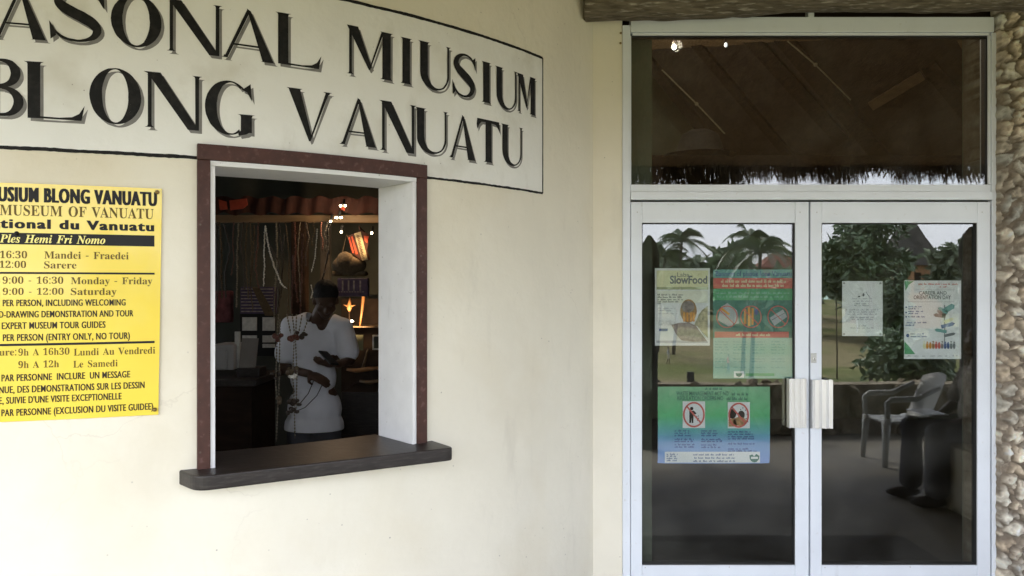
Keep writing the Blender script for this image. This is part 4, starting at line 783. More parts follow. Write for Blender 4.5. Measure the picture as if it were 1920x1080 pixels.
# plastic ban poster
p2 = thing('plastic_ban_poster', 'teal and red poster with three crossed out plastic items on left door', 'poster', loc=px(1412, 710, PD))
sheet(1337, 505, 1489, 710, M['teal_dark'], p2)
ink([rect(1337.5, 505.5, 1488, 521)], 'teal', p2); ink([rect(1337.5, 521.4, 1488, 541)], 'red_ink', p2); ink([rect(1337.5, 541.4, 1488, 563)], 'green_ink', p2); ink([rect(1340, 622, 1479, 633)], 'red_ink', p2); ink([rect(1337.5, 633.5, 1488, 709.5)], 'teal_light', p2)
ink([ptext('Bannem ol plastik long Vanuatu', 1342, 1484, 517.5, 9, .012)], 'blue_ink', p2, 'lettering', 2)
ink(words(1352, 1475, 530, 6, r) + words(1354, 1472, 538, 6, r) + words(1380, 1445, 630, 5, r), 'cream_ink', p2, k=2)
ink(words(1342, 1480, 551, 4, r) + words(1345, 1470, 558, 4, r), 'teal_light', p2, k=2)
ink(sum([words(x, x + 26, y, 2.6, r) for x in (1341, 1375, 1410, 1446) for y in (642, 647, 652, 657, 663, 674, 679, 690)], []), 'teal', p2, k=2)
ink([poly([(1346, 600), (1352, 575), (1364, 568), (1382, 582), (1386, 606), (1366, 612)])], 'pale_ink', p2, 'picture', 2)
ink([rect(1395, 580, 1399.5, 608), rect(1402, 576, 1407, 611), rect(1409, 578, 1413, 609)], 'orange_ink', p2, 'picture', 2); ink([rect(1415, 580, 1421, 590)], 'blue_ink', p2, 'picture', 2.2)
ink([poly([(1443, 596), (1468, 580), (1476, 594), (1452, 611)])], 'pale_ink', p2, 'picture', 2); ink([bar(1447, 600, 1473, 586, 1.2)], 'grey_ink', p2, 'picture', 2.6)
ink([bar(1352, 578, 1368, 590, 4)], 'orange_ink', p2, 'picture', 2.6)
for cx_ in (1363, 1408, 1459): ink([ring(cx_, 594, 20, 21, 1.8), bar(cx_ - 14, 580, cx_ + 14, 608, 1.6)], 'red_ink', p2, 'picture', 3)
ink([rect(1376, 696, 1395, 708)], 'paper', p2, 'emblem', 2); ink([poly([(1379, 700), (1392, 700), (1390, 705), (1385.5, 707), (1381, 705)])], 'teal_dark', p2, 'emblem', 2.6); ink([rect(1398, 700, 1452, 705)], 'green_ink', p2, k=2)

# waste poster, green fading to blue in print
gm = bpy.data.materials.new('green_blue_print'); gm.use_nodes = True; t = gm.node_tree; b = t.nodes['Principled BSDF']; b.inputs['Roughness'].default_value = .4
tc = t.nodes.new('ShaderNodeTexCoord'); sx = t.nodes.new('ShaderNodeSeparateXYZ'); mr = t.nodes.new('ShaderNodeMapRange'); cr_ = t.nodes.new('ShaderNodeValToRGB')
t.links.new(tc.outputs['Object'], sx.inputs[0]); t.links.new(sx.outputs['Z'], mr.inputs[0]); mr.inputs[1].default_value = 0; mr.inputs[2].default_value = (869 - 725) / F * PD
t.links.new(mr.outputs[0], cr_.inputs[0]); e = cr_.color_ramp.elements; e[0].position = 0; e[0].color = (.27, .42, .85, 1); e[1].position = 1; e[1].color = (.26, .55, .33, 1)
for p_, c_ in ((.28, (.22, .42, .72, 1)), (.45, (.15, .48, .46, 1)), (.62, (.13, .54, .24, 1))): q = e.new(p_); q.color = c_
t.links.new(cr_.outputs[0], b.inputs['Base Color']); M['gb'] = gm
p3 = thing('no_littering_poster', 'green to blue no littering poster with two round prohibition signs, low on left door', 'poster', loc=px(1338, 869, PD))
sheet(1233.5, 725, 1443.5, 869, gm, p3, 1.)
ink([ptext('WASTE MANAGEMENT ACT NO', 1268, 1366, 741.5, 7.5, .012), ptext('REGULATION ORDERS NO', 1270, 1356, 750.5, 7.5, .016)] + words(1372, 1404, 741.5, 6, r) + words(1362, 1404, 750.5, 6, r) + words(1322, 1356, 731, 4.5, r), 'teal_dark', p3, 'lettering', 1)
ink([rect(1280, 752.5, 1322, 802.5), rect(1364.5, 754, 1406, 803)], 'paper', p3, 'sign_panel', 1)
man_ = [ell(1297, 766, 3.2, 3.2, 14), poly([(1292.5, 770), (1301, 770), (1306, 775), (1304, 777), (1300.5, 775.5), (1300, 793), (1297, 793), (1296.5, 783), (1295.5, 793), (1292.5, 793)])]
ink(man_ + [rect(x, y, x + 1.6, y + 2) for x, y in ((1306, 780), (1309, 783), (1307, 787), (1311, 788), (1309, 779))], 'ink_black', p3, 'figure', 2)
ink([ring(1301, 777.5, 20.5, 24, 3.2), bar(1287, 761, 1315, 794, 3)], 'red_ink', p3, 'prohibition_ring', 3)
ink([ell(1373, 776, 7.5, 9), ell(1390, 778, 6.5, 8)], 'ink_black', p3, 'figure', 2); ink([ell(1387, 790, 12, 8.5), poly([(1366, 786), (1378, 784), (1382, 800), (1366, 800)])], 'tan_ink', p3, 'figure', 2.4)
ink([rect(x, y, x + 1.8, y + 2) for x, y in ((1392, 764), (1397, 768), (1400, 776), (1398, 784), (1401, 790), (1388, 767))], 'ink_black', p3, 'figure', 2.2)
ink([ring(1385, 778.5, 19.5, 23.5, 3.2), bar(1371, 762, 1399, 795, 3)], 'red_ink', p3, 'prohibition_ring', 3)
for x0, x1, ys in ((1265, 1306, (809, 813.5, 818, 825, 829, 835, 839.5)), (1315, 1357, (809, 813.5, 818, 825, 829, 835.5, 840)), (1365, 1420, (811, 815.5, 820, 824, 833.5, 843, 847))):
    ink(sum([words(x0, x1 - r.uniform(0, 14), y, 3.4, r) for y in ys], []), 'blue_ink', p3, 'lettering', 1)
ink([rect(1246.5, 847, 1425, 867.5)], 'paper', p3, 'footer_strip', .6)
ink(sum([words(1250, 1272 - i % 2 * 3, y, 3.2, r) for i, y in enumerate((853, 857, 861, 865))], []) + words(1300, 1378, 854, 3.4, r) + words(1302, 1378, 860, 3.4, r) + words(1300, 1380, 866, 3.4, r), 'blue_ink', p3, 'lettering', 1.6)
ink([poly([(1405, 854), (1411, 852), (1414, 856), (1418, 851), (1424, 855), (1423, 861), (1419, 866), (1414, 867), (1409, 865), (1406, 861)])], 'teal_dark', p3, 'emblem', 1.6); ink([rect(1408, 856.5, 1421, 860.5)], 'paper', p3, 'emblem', 2)

# small white notice
p4 = thing('white_notice', 'plain white typed notice pinned at its four corners on right door', 'notice', loc=px(1617, 630, PD))
sheet(1579, 527, 1655, 630, M['paper'], p4)
ink(sum([words((1617 - w_ / 2), 1617 + w_ / 2, y, 2.6, r) for w_, y in ((38, 561), (36, 565.5), (24, 570.5), (30, 574), (62, 582), (50, 586), (56, 590), (46, 596), (40, 600), (16, 612), (44, 616))], []), 'pale_ink', p4, 'lettering', 1)
ink([bar(1624, 548, 1631, 558, .8), ell(1619, 553, 2, 3, 12), ell(1611, 556, 2, 1.5, 12)], 'grey_ink', p4, 'emblem', 1)
for x, y in ((1583, 531), (1651, 531), (1583, 626), (1651, 626)):
    bm = bmesh.new(); ball(bm, px(x, y, PD - .003), (.006, .003, .006)); obj('pushpin', bm, M['steel'], p4, True)

# career day poster
p5 = thing('career_day_poster', 'white poster with a signpost of arrows and a row of coloured people on right door', 'poster', loc=px(1748, 673, PD))
sheet(1695, 526, 1802, 673, M['paper'], p5)
ink([poly([(1696, 527), (1714, 527), (1704, 534), (1698, 545)]), poly([(1696, 640), (1705, 650), (1716, 664), (1696, 664)])], 'green_ink', p5, 'picture', 1)
ink([ptext('CAREER AND', 1723, 1775, 552.5, 6.5, .012), ptext('ORIENTATION DAY', 1713, 1783, 561, 7, .016)], 'grey_ink', p5, 'lettering', 1)
ink(words(1722, 1768, 534, 3.5, r) + words(1768, 1797, 534, 3, r) + words(1762, 1775, 539, 3, r), 'red_ink', p5, 'lettering', 1)
ink([rect(1702, 565.5, 1790, 566.4), rect(1715, 543.2, 1790, 544)], 'pale_ink', p5, 'rule_line', 1)
ink(sum([words(x0, x1, y, 2.6, r) for x0, x1, y in ((1703, 1729, 576), (1703, 1724, 580), (1703, 1732, 585), (1703, 1722, 589), (1703, 1736, 595), (1700, 1738, 606), (1698, 1716, 611), (1707, 1735, 627), (1707, 1741, 632))], []) + [ell(1702, 629, 3, 3.5, 14)] + [ell(1699, y, 1.3, 1.6, 10) for y in (576, 586, 594)], 'blue_ink', p5, 'lettering', 1)
ink([rect(1770.4, 572, 1772, 646)], 'grey_ink', p5, 'picture', 1)
def arrow(x0, y0, x1, y1, w_): 
    d = Vector((x1 - x0, y1 - y0)); n = Vector((-d.y, d.x)).normalized() * w_; e = Vector((x0, y0)) + d * .82; a = Vector((x0, y0)); b = Vector((x1, y1))
    return poly([tuple(a + n), tuple(e + n), tuple(b), tuple(e - n), tuple(a - n)])
ink([arrow(1772, 582, 1790, 572, 5), arrow(1776, 588, 1759, 577, 4), arrow(1794, 618, 1796, 606, .1)], 'teal', p5, 'picture', 2); ink([arrow(1773, 593, 1750, 590, 3.4), arrow(1773, 592, 1757, 582, 3)], 'mauve_ink', p5, 'picture', 2.4)
ink([arrow(1771, 604, 1788, 597, 3)], 'cream_ink', p5, 'picture', 2); ink([arrow(1765, 613, 1791, 606, 3.4)], 'blue_ink', p5, 'picture', 2); ink([arrow(1775, 622, 1752, 618, 3)], 'teal', p5, 'picture', 2); ink([arrow(1770, 630, 1792, 625, 2.6)], 'grey_ink', p5, 'picture', 2)
for i, mm in enumerate(('cream_ink', 'orange_ink', 'orange_ink', 'tan_ink', 'red_ink', 'red_ink', 'mauve_ink', 'blue_ink', 'blue_ink', 'grey_ink', 'grey_ink')):
    x = 1733 + i * 5.6; ink([ell(x, 641 + (i * 37 % 3), 1.5, 1.8, 10), poly([(x - 2.2, 644), (x + 2.2, 644), (x + 2.6, 650), (x + 1.4, 654), (x - 1.4, 654), (x - 2.6, 650)])], mm, p5, 'figure', 1.2)
ink(sum([words(x, x + 10, 668.5, 2.6, r) for x in (1699, 1714, 1729, 1744, 1758, 1772, 1786)], []), 'pale_ink', p5, 'lettering', 1)

# ------------------------------------------------------------------ people: overlapping tapered shapes fused into one skin
def fuse(parts, voxel, sm_it=6, cut=None):
    bm = bmesh.new()
    for p in parts:
        if p[0] == 'c':
            _, pts, rs = p
            pts = [Vector(q) for q in pts]
            for q, r_ in zip(pts, rs): ball(bm, q, r_, 12, 8)
            tube(bm, pts, list(rs), 12)
        else:
            _, c, r_, rot = p; ball(bm, Vector(c), r_, 16, 12, Euler(rot).to_matrix())
    bmesh.ops.recalc_face_normals(bm, faces=bm.faces)
    me = bpy.data.meshes.new('tmp'); bm.to_mesh(me); bm.free(); o = bpy.data.objects.new('tmp', me); COL.objects.link(o)
    m = o.modifiers.new('r', 'REMESH'); m.mode = 'VOXEL'; m.voxel_size = voxel
    s = o.modifiers.new('s', 'SMOOTH'); s.iterations = sm_it; s.factor = .5
    dg = bpy.context.evaluated_depsgraph_get(); dg.update(); out = bpy.data.meshes.new_from_object(o.evaluated_get(dg))
    bpy.data.objects.remove(o); b = bmesh.new(); b.from_mesh(out); bpy.data.meshes.remove(out)
    for co, no in (cut or []): bmesh.ops.bisect_plane(b, geom=b.verts[:] + b.edges[:] + b.faces[:], plane_co=co, plane_no=no, clear_outer=True)
    return b
def head_parts(c, fwd, up, s=1.):
    """skull, jaw, nose, lips, brow and ears round the head's centre"""
    f, u = Vector(fwd).normalized(), Vector(up).normalized(); sd_ = f.cross(u).normalized(); c = Vector(c)
    P = lambda a, b, d: c + sd_ * a * s + f * b * s + u * d * s
    rot = Matrix((sd_, f, u)).transposed().to_euler()
    e = lambda a, b, d, r_: ('e', P(a, b, d), tuple(q * s for q in r_), rot)
    return [e(0, -.012, .035, (.076, .095, .088)), e(0, .025, -.035, (.062, .068, .075)), e(0, .055, -.085, (.034, .034, .028)), e(0, .098, -.018, (.016, .022, .026)), e(0, .092, -.032, (.024, .016, .011)),
            e(0, .084, -.058, (.026, .014, .008)), e(0, .083, -.069, (.023, .013, .007)), e(-.03, .08, .018, (.026, .014, .008)), e(.03, .08, .018, (.026, .014, .008)),
            e(-.078, -.005, -.015, (.009, .022, .033)), e(.078, -.005, -.015, (.009, .022, .033)), e(-.042, .062, -.03, (.022, .02, .02)), e(.042, .062, -.03, (.022, .02, .02))]
def hand_parts(wr, dirn, palm_n, curl=.9, s=1., thumb_side=1):
    """palm, four bent fingers of different lengths and a thumb from its side; wr = wrist"""
    d = Vector(dirn).normalized(); n = Vector(palm_n); n = (n - d * n.dot(d)).normalized(); sd_ = d.cross(n).normalized() * thumb_side
    wr = Vector(wr); o = [('e', wr + d * .048, (.020, .046, .036), Matrix((n, d, sd_)).transposed().to_euler())]
    for k, (off, L_) in enumerate(((.028, .072), (.010, .082), (-.009, .076), (-.027, .058))):
        p = wr + d * .088 + sd_ * off; a = curl * (.35 + .06 * k); q = [p - d * .02]; di = d.copy()
        for j, fr in enumerate((.45, .32, .23)):
            di = (di * math.cos(a) + n * math.sin(a)).normalized(); n_ = n; q.append(q[-1] + di * L_ * fr + (d * .02 if j == 0 else Vector()))
        o.append(('c', q, (.0095, .009, .0082, .0072)))
    b = wr + d * .022 + sd_ * .030; o.append(('c', [b, b + (d * .55 + sd_ * .75).normalized() * .034, b + (d * .55 + sd_ * .75).normalized() * .034 + (d * .9 + n * .45).normalized() * .03], (.013, .0105, .0085)))
    return [(p[0], p[1], tuple(x * s for x in p[2])) if p[0] == 'c' else p for p in o]

MD = 5.36
def H(x, y, dd=0): return px(x, y, MD + dd)
mp = H(590, 540); mp.z = 0
man = thing('person', 'shopkeeper in a white v-neck T-shirt looking down at a phone behind the serving window', 'person', loc=(mp.x, mp.y, 0))
shR, shL = H(545, 611, .0), H(643, 613, .02); elR, wrR = H(533, 690, -.05), H(580, 701, -.20); elL, wrL = H(655, 676, -.06), H(633, 683, -.21)
hipz = .90
neck = H(596, 600, .0); headc = H(611, 562, -.07)
hf = Vector((.25, -.8, -.62)); hu = Vector((.16, -.55, .82))
hipR, hipL = Vector((mp.x - .075, MD + .0, hipz - .03)), Vector((mp.x + .075, MD + .0, hipz - .03))
body = head_parts(headc, hf, hu) + [
    ('c', [headc + Vector((-.02, .04, -.04)), neck + Vector((-.01, .02, -.01)), H(594, 622, .03)], (.055, .055, .075)),
    ('e', H(592, 655, .02), (.165, .10, .16), (0, 0, 0)), ('e', H(590, 710, .02), (.145, .105, .17), (0, 0, 0)), ('e', H(588, 760, .01), (.155, .11, .13), (0, 0, 0)),
    ('c', [H(565, 612, .03), shR, elR, wrR], (.06, .055, .039, .027)), ('c', [H(620, 612, .03), shL, elL, wrL], (.06, .055, .039, .027)),
    ('c', [hipR, Vector((mp.x - .10, MD + .0, .48)), Vector((mp.x - .10, MD + .04, .09))], (.082, .065, .045)), ('c', [hipL, Vector((mp.x + .10, MD - .02, .48)), Vector((mp.x + .11, MD + .02, .09))], (.082, .065, .045)),
    ('e', (mp.x - .10, MD - .06, .045), (.045, .13, .04), (0, 0, 0)), ('e', (mp.x + .11, MD - .08, .045), (.045, .13, .04), (0, 0, 0))]
body += hand_parts(wrR, H(610, 714, -.25) - wrR, (.1, .6, -.8), .6, 1., -1) + hand_parts(wrL, H(603, 682, -.27) - wrL, (-.1, .35, .93), .9, 1., 1)
obj('body', fuse(body, .0075, 5), M['skin'], man, True)
def vneck(b):                    # open the shirt's neck in a V
    return b
sh = [('e', H(592, 648, .02), (.168, .122, .16), (0, 0, 0)), ('e', H(588, 705, .01), (.158, .128, .17), (0, 0, 0)), ('e', H(589, 765, .0), (.182, .155, .17), (0, 0, 0)), ('e', H(588, 800, .0), (.203, .162, .15), (0, 0, 0)),
      ('c', [H(575, 604, .03), shR + Vector((0, 0, -.005)), shR + (elR - shR) * .64], (.068, .073, .080)), ('c', [H(615, 604, .03), shL + Vector((0, 0, -.005)), shL + (elL - shL) * .72], (.068, .073, .080))]
hem = H(590, 804, .0)
shirt = fuse(sh, .009, 6, [(hem, (0, 0, -1))])
vb = H(602, 621, -.1); kill = []
for v in shirt.verts:
    k = noise.fractal((v.co.x * 5, v.co.y * 5, v.co.z * 3.2), 1, 2, 3); v.co += v.normal * .010 * k
for f in shirt.faces:
    c = f.calc_center_median(); dz = c.z - vb.z; cxn = vb.x - .006 - .12 * max(0, dz)
    if dz > 0 and c.y < MD + .12 and abs(c.x - cxn) < .012 + .62 * dz and dz < .14: kill.append(f)
    elif c.z > H(0, 603).z and (c - neck).xy.length < .078: kill.append(f)
bmesh.ops.delete(shirt, geom=kill, context='FACES')
for it in range(8):
    bv = [(v, [e.other_vert(v).co for e in v.link_edges if e.is_boundary]) for v in shirt.verts if v.is_boundary]
    for v, q in [(v, sum(n_, Vector()) / len(n_)) for v, n_ in bv if n_]: v.co = v.co.lerp(q, .5)
obj('t_shirt', shirt, M['tshirt'], man, True)
tr_ = fuse([('e', (mp.x, MD + .01, hipz), (.165, .115, .14), (0, 0, 0)), ('c', [hipR, Vector((mp.x - .10, MD, .48)), Vector((mp.x - .10, MD + .04, .08))], (.112, .085, .075)), ('c', [hipL, Vector((mp.x + .10, MD - .02, .48)), Vector((mp.x + .11, MD + .02, .08))], (.112, .085, .075))], .014, 5, [(Vector((0, 0, .72)), (0, 0, 1)), (Vector((0, 0, .06)), (0, 0, -1))])
obj('trousers', tr_, M['trousers'], man, True)
hu_ = hu.normalized(); hf_ = hf.normalized()
hair = fuse([('e', headc + hu_ * .045 - hf_ * .016, (.083, .1, .086), Matrix((hf_.cross(hu_), hf_, hu_)).transposed().to_euler())], .008, 2, [(headc + hu_ * .028 + hf_ * .02, tuple((-hu_ * .75 + hf_ * .62)))])
for v in hair.verts: v.co += v.normal * .005 * noise.noise(v.co * 90)
obj('hair', hair, M['hair'], man, True)
bm = bmesh.new(); box(bm, (-.036, -.006, -.072), (.036, .006, .072), .004)
pm = Matrix.Translation(H(616, 671, -.27)) @ Euler((R_(-58), R_(8), R_(55))).to_matrix().to_4x4(); bmesh.ops.transform(bm, matrix=pm, verts=bm.verts)
tag(obj('phone', bm, M['black_plastic']), 'black mobile phone held in the shopkeeper\'s hands', 'phone')

# ------------------------------------------------------------------ the shop behind the serving window
SD = 6.6
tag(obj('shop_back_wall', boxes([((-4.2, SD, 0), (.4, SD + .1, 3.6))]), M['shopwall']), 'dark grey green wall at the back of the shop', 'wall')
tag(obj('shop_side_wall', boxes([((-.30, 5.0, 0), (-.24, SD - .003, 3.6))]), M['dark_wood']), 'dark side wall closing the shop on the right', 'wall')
BD = 6.0
tag(obj('display_rail', boxes([(px(380, 417, BD), px(730, 403, BD) + Vector((0, .06, 0)), .004)]), M['tan_wood']), 'long light brown wooden rail across the back of the shop', 'rail')
bm = bmesh.new(); n = 60; V = []
for i in range(n + 1):
    x = 385 + 345 * i / n; V.append([bm.verts.new(px(x, y + 3 * math.sin(i * .8), BD - .05) + Vector((0, .02 * math.sin(i * 1.3 + j), 0))) for j, y in enumerate((370, 385, 401))])
for a, b in zip(V, V[1:]):
    for j in (0, 1): bm.faces.new((a[j], b[j], b[j + 1], a[j + 1]))
tag(obj('cloth_valance', bm, M['dark_red'], sm=True), 'dark red brown printed cloth strip draped above the rail', 'cloth')
def patch(pts, d, m, name, lab, cat, group=None, th=.012):
    bm = bmesh.new(); a = [bm.verts.new(px(x, y, d)) for x, y in pts]; f = bm.faces.new(a); rgn = bmesh.ops.extrude_face_region(bm, geom=[f]); 
    for v in rgn['geom']:
        if isinstance(v, bmesh.types.BMVert): v.co.y += th
    bmesh.ops.recalc_face_normals(bm, faces=bm.faces); return tag(obj(name, bm, M[m]), lab, cat, group)
patch([(410, 374), (424, 378), (426, 392), (412, 394)], BD - .10, 'red_cloth', 'cloth_square', 'small orange red cloth square at the far left of the valance', 'cloth')
patch([(430, 376), (462, 372), (464, 384), (455, 391), (432, 394)], BD - .10, 'red_cloth', 'cloth_square', 'larger orange red cloth piece second from the left on the valance', 'cloth')
patch([(638, 386), (648, 388), (646, 395), (639, 394)], BD - .10, 'red_cloth', 'cloth_square', 'small pinkish red cloth scrap on the valance beside the ceiling spots', 'cloth')
# small halogen spots
for x, y, lab in ((643, 386, 'small pair of bulbs in front of the red valance, topmost spot'), (635, 408, 'twin warm shop bulb on the rail'), (620, 415, 'single small white shop bulb just below the rail'), (640, 435, 'small white shop bulb left of the lit woven basket'), (697, 437, 'small white shop bulb at the right of the lit basket')):
    p = px(x, y, BD - .2); la = thing('spot_lamp', lab, 'lamp', loc=p); bm = bmesh.new()
    for k in ((-.017, .017) if 'twin' in lab or 'pair' in lab else (0,)): ball(bm, p + Vector((k, 0, 0)), (.0105 if 'twin' in lab else .0075, .007, .0068), 8, 6)
    obj('bulb', bm, M['bulb'], la, True); bm = bmesh.new(); tube(bm, [p + Vector((0, .012, .008)), p + Vector((0, .05, .05))], .01, 8); obj('holder', bm, M['black_plastic'], la)
def lamp_light(x, y, d, energy, tgt, color=(1, .62, .3), size=70):
    l = bpy.data.lights.new('spot_light', 'SPOT'); l.energy = energy; l.color = color; l.spot_size = R_(size); l.spot_blend = .5; l.shadow_soft_size = .02
    o = bpy.data.objects.new('spot_light', l); COL.objects.link(o); o.location = px(x, y, d); o.rotation_euler = (o.location - Vector(tgt)).to_track_quat('Z', 'Y').to_euler()
lamp_light(697, 432, 5.45, 1.9, px(674, 465, 5.7), size=30)
pl_ = bpy.data.lights.new('bulb_light', 'POINT'); pl_.energy = .5; pl_.color = (1, .68, .40); pl_.shadow_soft_size = .03; po = bpy.data.objects.new('bulb_light', pl_); COL.objects.link(po); po.location = px(630, 412, BD - .38)
# woven basket lit from beside
bk = thing('woven_basket', 'red and gold patterned woven basket, brightly lit, hanging at the right', 'basket', loc=px(675, 460, 5.7))
def quad_strip(pts, d, m, name, parent, y=0): return flat([poly(pts)], d - y, name, M[m], parent)
bm = bmesh.new(); prof = [(652, 443), (676, 432), (694, 440), (688, 470), (695, 487), (680, 490), (659, 474)]
a = [bm.verts.new(px(x, y, 5.7)) for x, y in prof]; b_ = [bm.verts.new(px(x, y, 5.8)) for x, y in prof]
bm.faces.new(a); bm.faces.new(b_[::-1])
for i in range(len(a)): bm.faces.new((a[i], b_[i], b_[(i + 1) % len(a)], a[(i + 1) % len(a)]))
bmesh.ops.recalc_face_normals(bm, faces=bm.faces); obj('basket_body', bm, M['dark_red'], bk)
quad_strip([(664, 438), (676, 434), (690, 487), (679, 489)], 5.7, 'pandanus', 'pattern_band', bk, .003)
quad_strip([(653, 446), (656, 444), (664, 474), (661, 475)], 5.7, 'red_cloth', 'pattern_band', bk, .003); quad_strip([(658, 444), (661, 443), (671, 476), (667, 477)], 5.7, 'red_cloth', 'pattern_band', bk, .003)
o = []
for k in range(9):
    u = k / 9; x = 667 + 11 * u + 4; y = 440 + 46 * u; o += [bar(x - 3, y, x + 3, y + 3, 1.2), bar(x - 3, y + 3, x + 2, y + 4.5, .9)]
flat(o, 5.694, 'weave', M['dark_red'], bk); quad_strip([(682, 442), (692, 443), (688, 456), (684, 452)], 5.7, 'red_cloth', 'pattern_band', bk, .003)
bm = bmesh.new(); tube(bm, [px(676, 434, 5.72), px(673, 425, 5.72), px(684, 436, 5.74)], .006, 6); obj('handle', bm, M['dark_red'], bk)
# woven bag and printed bag under it
bg_ = thing('woven_bag', 'plain brown woven pandanus bag folded over, above the purple bag', 'bag', loc=px(655, 500, 5.75))
bm = bmesh.new(); ball(bm, px(655, 497, 5.75), (.125, .07, .075), 16, 10); ball(bm, px(648, 490, 5.73), (.07, .06, .07), 14, 8); box(bm, px(622, 518, 5.72), px(686, 508, 5.72) + Vector((0, .06, 0)), .01)
for v in bm.verts: v.co += Vector((1, 1, 1)) * .012 * noise.noise(v.co * 18)
obj('bag_body', bm, M['straw'], bg_, True); bm = bmesh.new(); tube(bm, [px(640, 482, 5.72), px(650, 440, 5.74), px(668, 484, 5.72)], .005, 6); obj('strap', bm, M['straw'], bg_)
pb = thing('printed_bag', 'dark purple cloth bag with pale vertical bands, right of the shopkeeper\'s head', 'bag', loc=px(660, 540, 5.72))
bm = bmesh.new(); box(bm, px(632, 556, 5.70), px(690, 521, 5.70) + Vector((0, .07, 0)), .012); obj('bag_body', bm, M['purple'], pb)
flat([rect(x, 526, x + 3, 545) for x in (641, 652, 662, 674)] + [rect(640, 521.5, 688, 523)] + [rect(634 + 5 * k, 546.5, 637.5 + 5 * k, 548) for k in range(10)], 5.695, 'pattern_band', M['mauve_ink'], pb)
# necklaces hanging from the rail
def strand(name, pts, d, rad, m, lab, group, gap=1.8, r=random.Random(2), top=True):
    P_ = [px(x, y, d) for x, y in pts]; bm = bmesh.new(); tube(bm, P_, .0016, 5)
    for a, b in zip(P_, P_[1:]):
        L_ = (b - a).length; k = max(1, int(L_ / (rad * gap)))
        for i in range(k): ball(bm, a + (b - a) * (i / k) + Vector((r.uniform(-1, 1), r.uniform(-1, 1), 0)) * rad * .4, tuple(rad * r.uniform(.7, 1.15) for _ in range(3)), 6, 5)
    return tag(obj(name, bm, M[m], sm=True), lab, 'necklace', group)
G_ = 'shell and seed necklaces hanging in the shop'
strand('necklace', [(497, 424), (495, 470), (496, 500), (494, 537)], 4.5, .0046, 'shell', 'straight white shell strand hanging left of the slanting one', G_)
strand('necklace', [(498, 425), (504, 465), (514, 500), (528, 533), (538, 541)], 4.5, .0055, 'shell', 'white shell necklace slanting down to the right in the shop window', G_)
strand('necklace', [(595, 430), (593, 455), (591, 480), (584, 510)], 4.5, .0045, 'shell', 'broken white shell strand hanging above the shopkeeper', G_, 2.6)
strand('necklace', [(584, 535), (586, 548), (583, 560)], 4.5, .005, 'shell', 'short white shell strand ending by the shopkeeper\'s head', G_)
for i, (pts, m, lab) in enumerate((([(463, 420), (460, 470), (463, 520), (466, 560)], 'straw', 'yellowish straw bundle strand, third from the left edge'), ([(477, 424), (474, 470), (470, 530)], 'straw', 'thin straw strand beside the yellowish bundle'),
        ([(420, 420), (432, 470), (422, 510), (424, 560)], 'seed', 'brown seed strand nearest the left edge of the opening'), ([(532, 440), (530, 500), (527, 560)], 'seed', 'dark seed strand just right of the slanting shells'),
        ([(550, 480), (548, 540), (546, 590)], 'seed_red', 'reddish seed strand left of the dark post'), ([(568, 440), (566, 520), (563, 590)], 'seed_red', 'reddish seed strand in front of the dark post'),
        ([(617, 470), (608, 510), (598, 550)], 'seed', 'brown seed strand slanting towards the shopkeeper\'s head'), ([(505, 460), (522, 490), (524, 540), (520, 590)], 'seed', 'dark seed strand looping right of the white shells'))):
    strand('necklace', pts, 5.3, .0065, m, lab, G_, 1.7)
tag(obj('carved_post', boxes([(px(545, 700, 5.9), px(573, 415, 5.9) + Vector((0, .1, 0)), .008)]), M['dark_wood']), 'dark brown wooden post behind the hanging necklaces', 'post')
tag(obj('shop_post', boxes([(px(600, 560, 5.95), px(617, 415, 5.95) + Vector((0, .08, 0)), .006)]), M['drum_wood']), 'black post right of the brown one', 'post')
rr_ = random.Random(77)
for k, x in enumerate((408, 414, 436, 447, 455, 472, 482, 516, 524, 538, 556, 562, 576, 588, 602, 611, 618)):
    y1 = rr_.uniform(500, 600) if x < 580 else rr_.uniform(455, 520); xs_ = [x + rr_.uniform(-4, 4) for _ in range(4)]
    strand('necklace', [(xs_[j], 418 + (y1 - 418) * j / 3) for j in range(4)], 5.6 + rr_.uniform(-.15, .2), rr_.uniform(.005, .008), ('seed', 'straw', 'seed_red', 'dull_shell')[k % 4], 'thin dull strand among the many hanging from the shop rail', 'dull strands hanging from the shop rail', 1.9)
for pts in ([(588, 714), (578, 738), (563, 756)], [(604, 722), (594, 742), (572, 764), (558, 770)]):
    bm = bmesh.new(); tube(bm, [px(x, y, 5.05) for x, y in pts], .0028, 6); tag(obj('cable', bm, M['black_plastic'], sm=True), 'thin black cable hanging from the shopkeeper\'s hands', 'cable', 'black cables below the shopkeeper\'s hands')
# bead mobiles hanging near the opening, in front of the shopkeeper
r = random.Random(9)
def mobile(cols, clusters, d, lab, name='bead_mobile'):
    t_ = thing(name, lab, 'mobile', 'shell mobiles hanging in front of the shopkeeper', loc=px(*cols[0][0], d))
    for pts in cols:
        bm = bmesh.new(); P_ = [px(x, y, d) for x, y in pts]; tube(bm, P_, .0013, 5)
        for a, b in zip(P_, P_[1:]):
            k = int((b - a).length / .016)
            for i in range(k): ball(bm, a + (b - a) * (i / max(k, 1)), (.0042, .0042, .007 if i % 3 else .0045), 6, 5)
        obj('strand', bm, M['dull_shell'], t_, True)
    for x, y, n_, m in clusters:
        bm = bmesh.new()
        for k in range(n_): ball(bm, px(x + r.uniform(-9, 9), y + r.uniform(-5, 5), d) + Vector((0, r.uniform(-.02, .02), 0)), tuple(r.uniform(.008, .016) for _ in range(3)), 8, 6)
        obj('seed_cluster', bm, M[m], t_, True)
mobile([[(522, 590), (519, 650), (517, 720), (521, 760), (518, 828)], [(525, 600), (524, 680), (523, 745)]], [(520, 633, 7, 'seed_red'), (518, 705, 3, 'seed'), (521, 750, 4, 'straw')], 4.2, 'left hanging mobile of thin shell strands with few seed clusters')
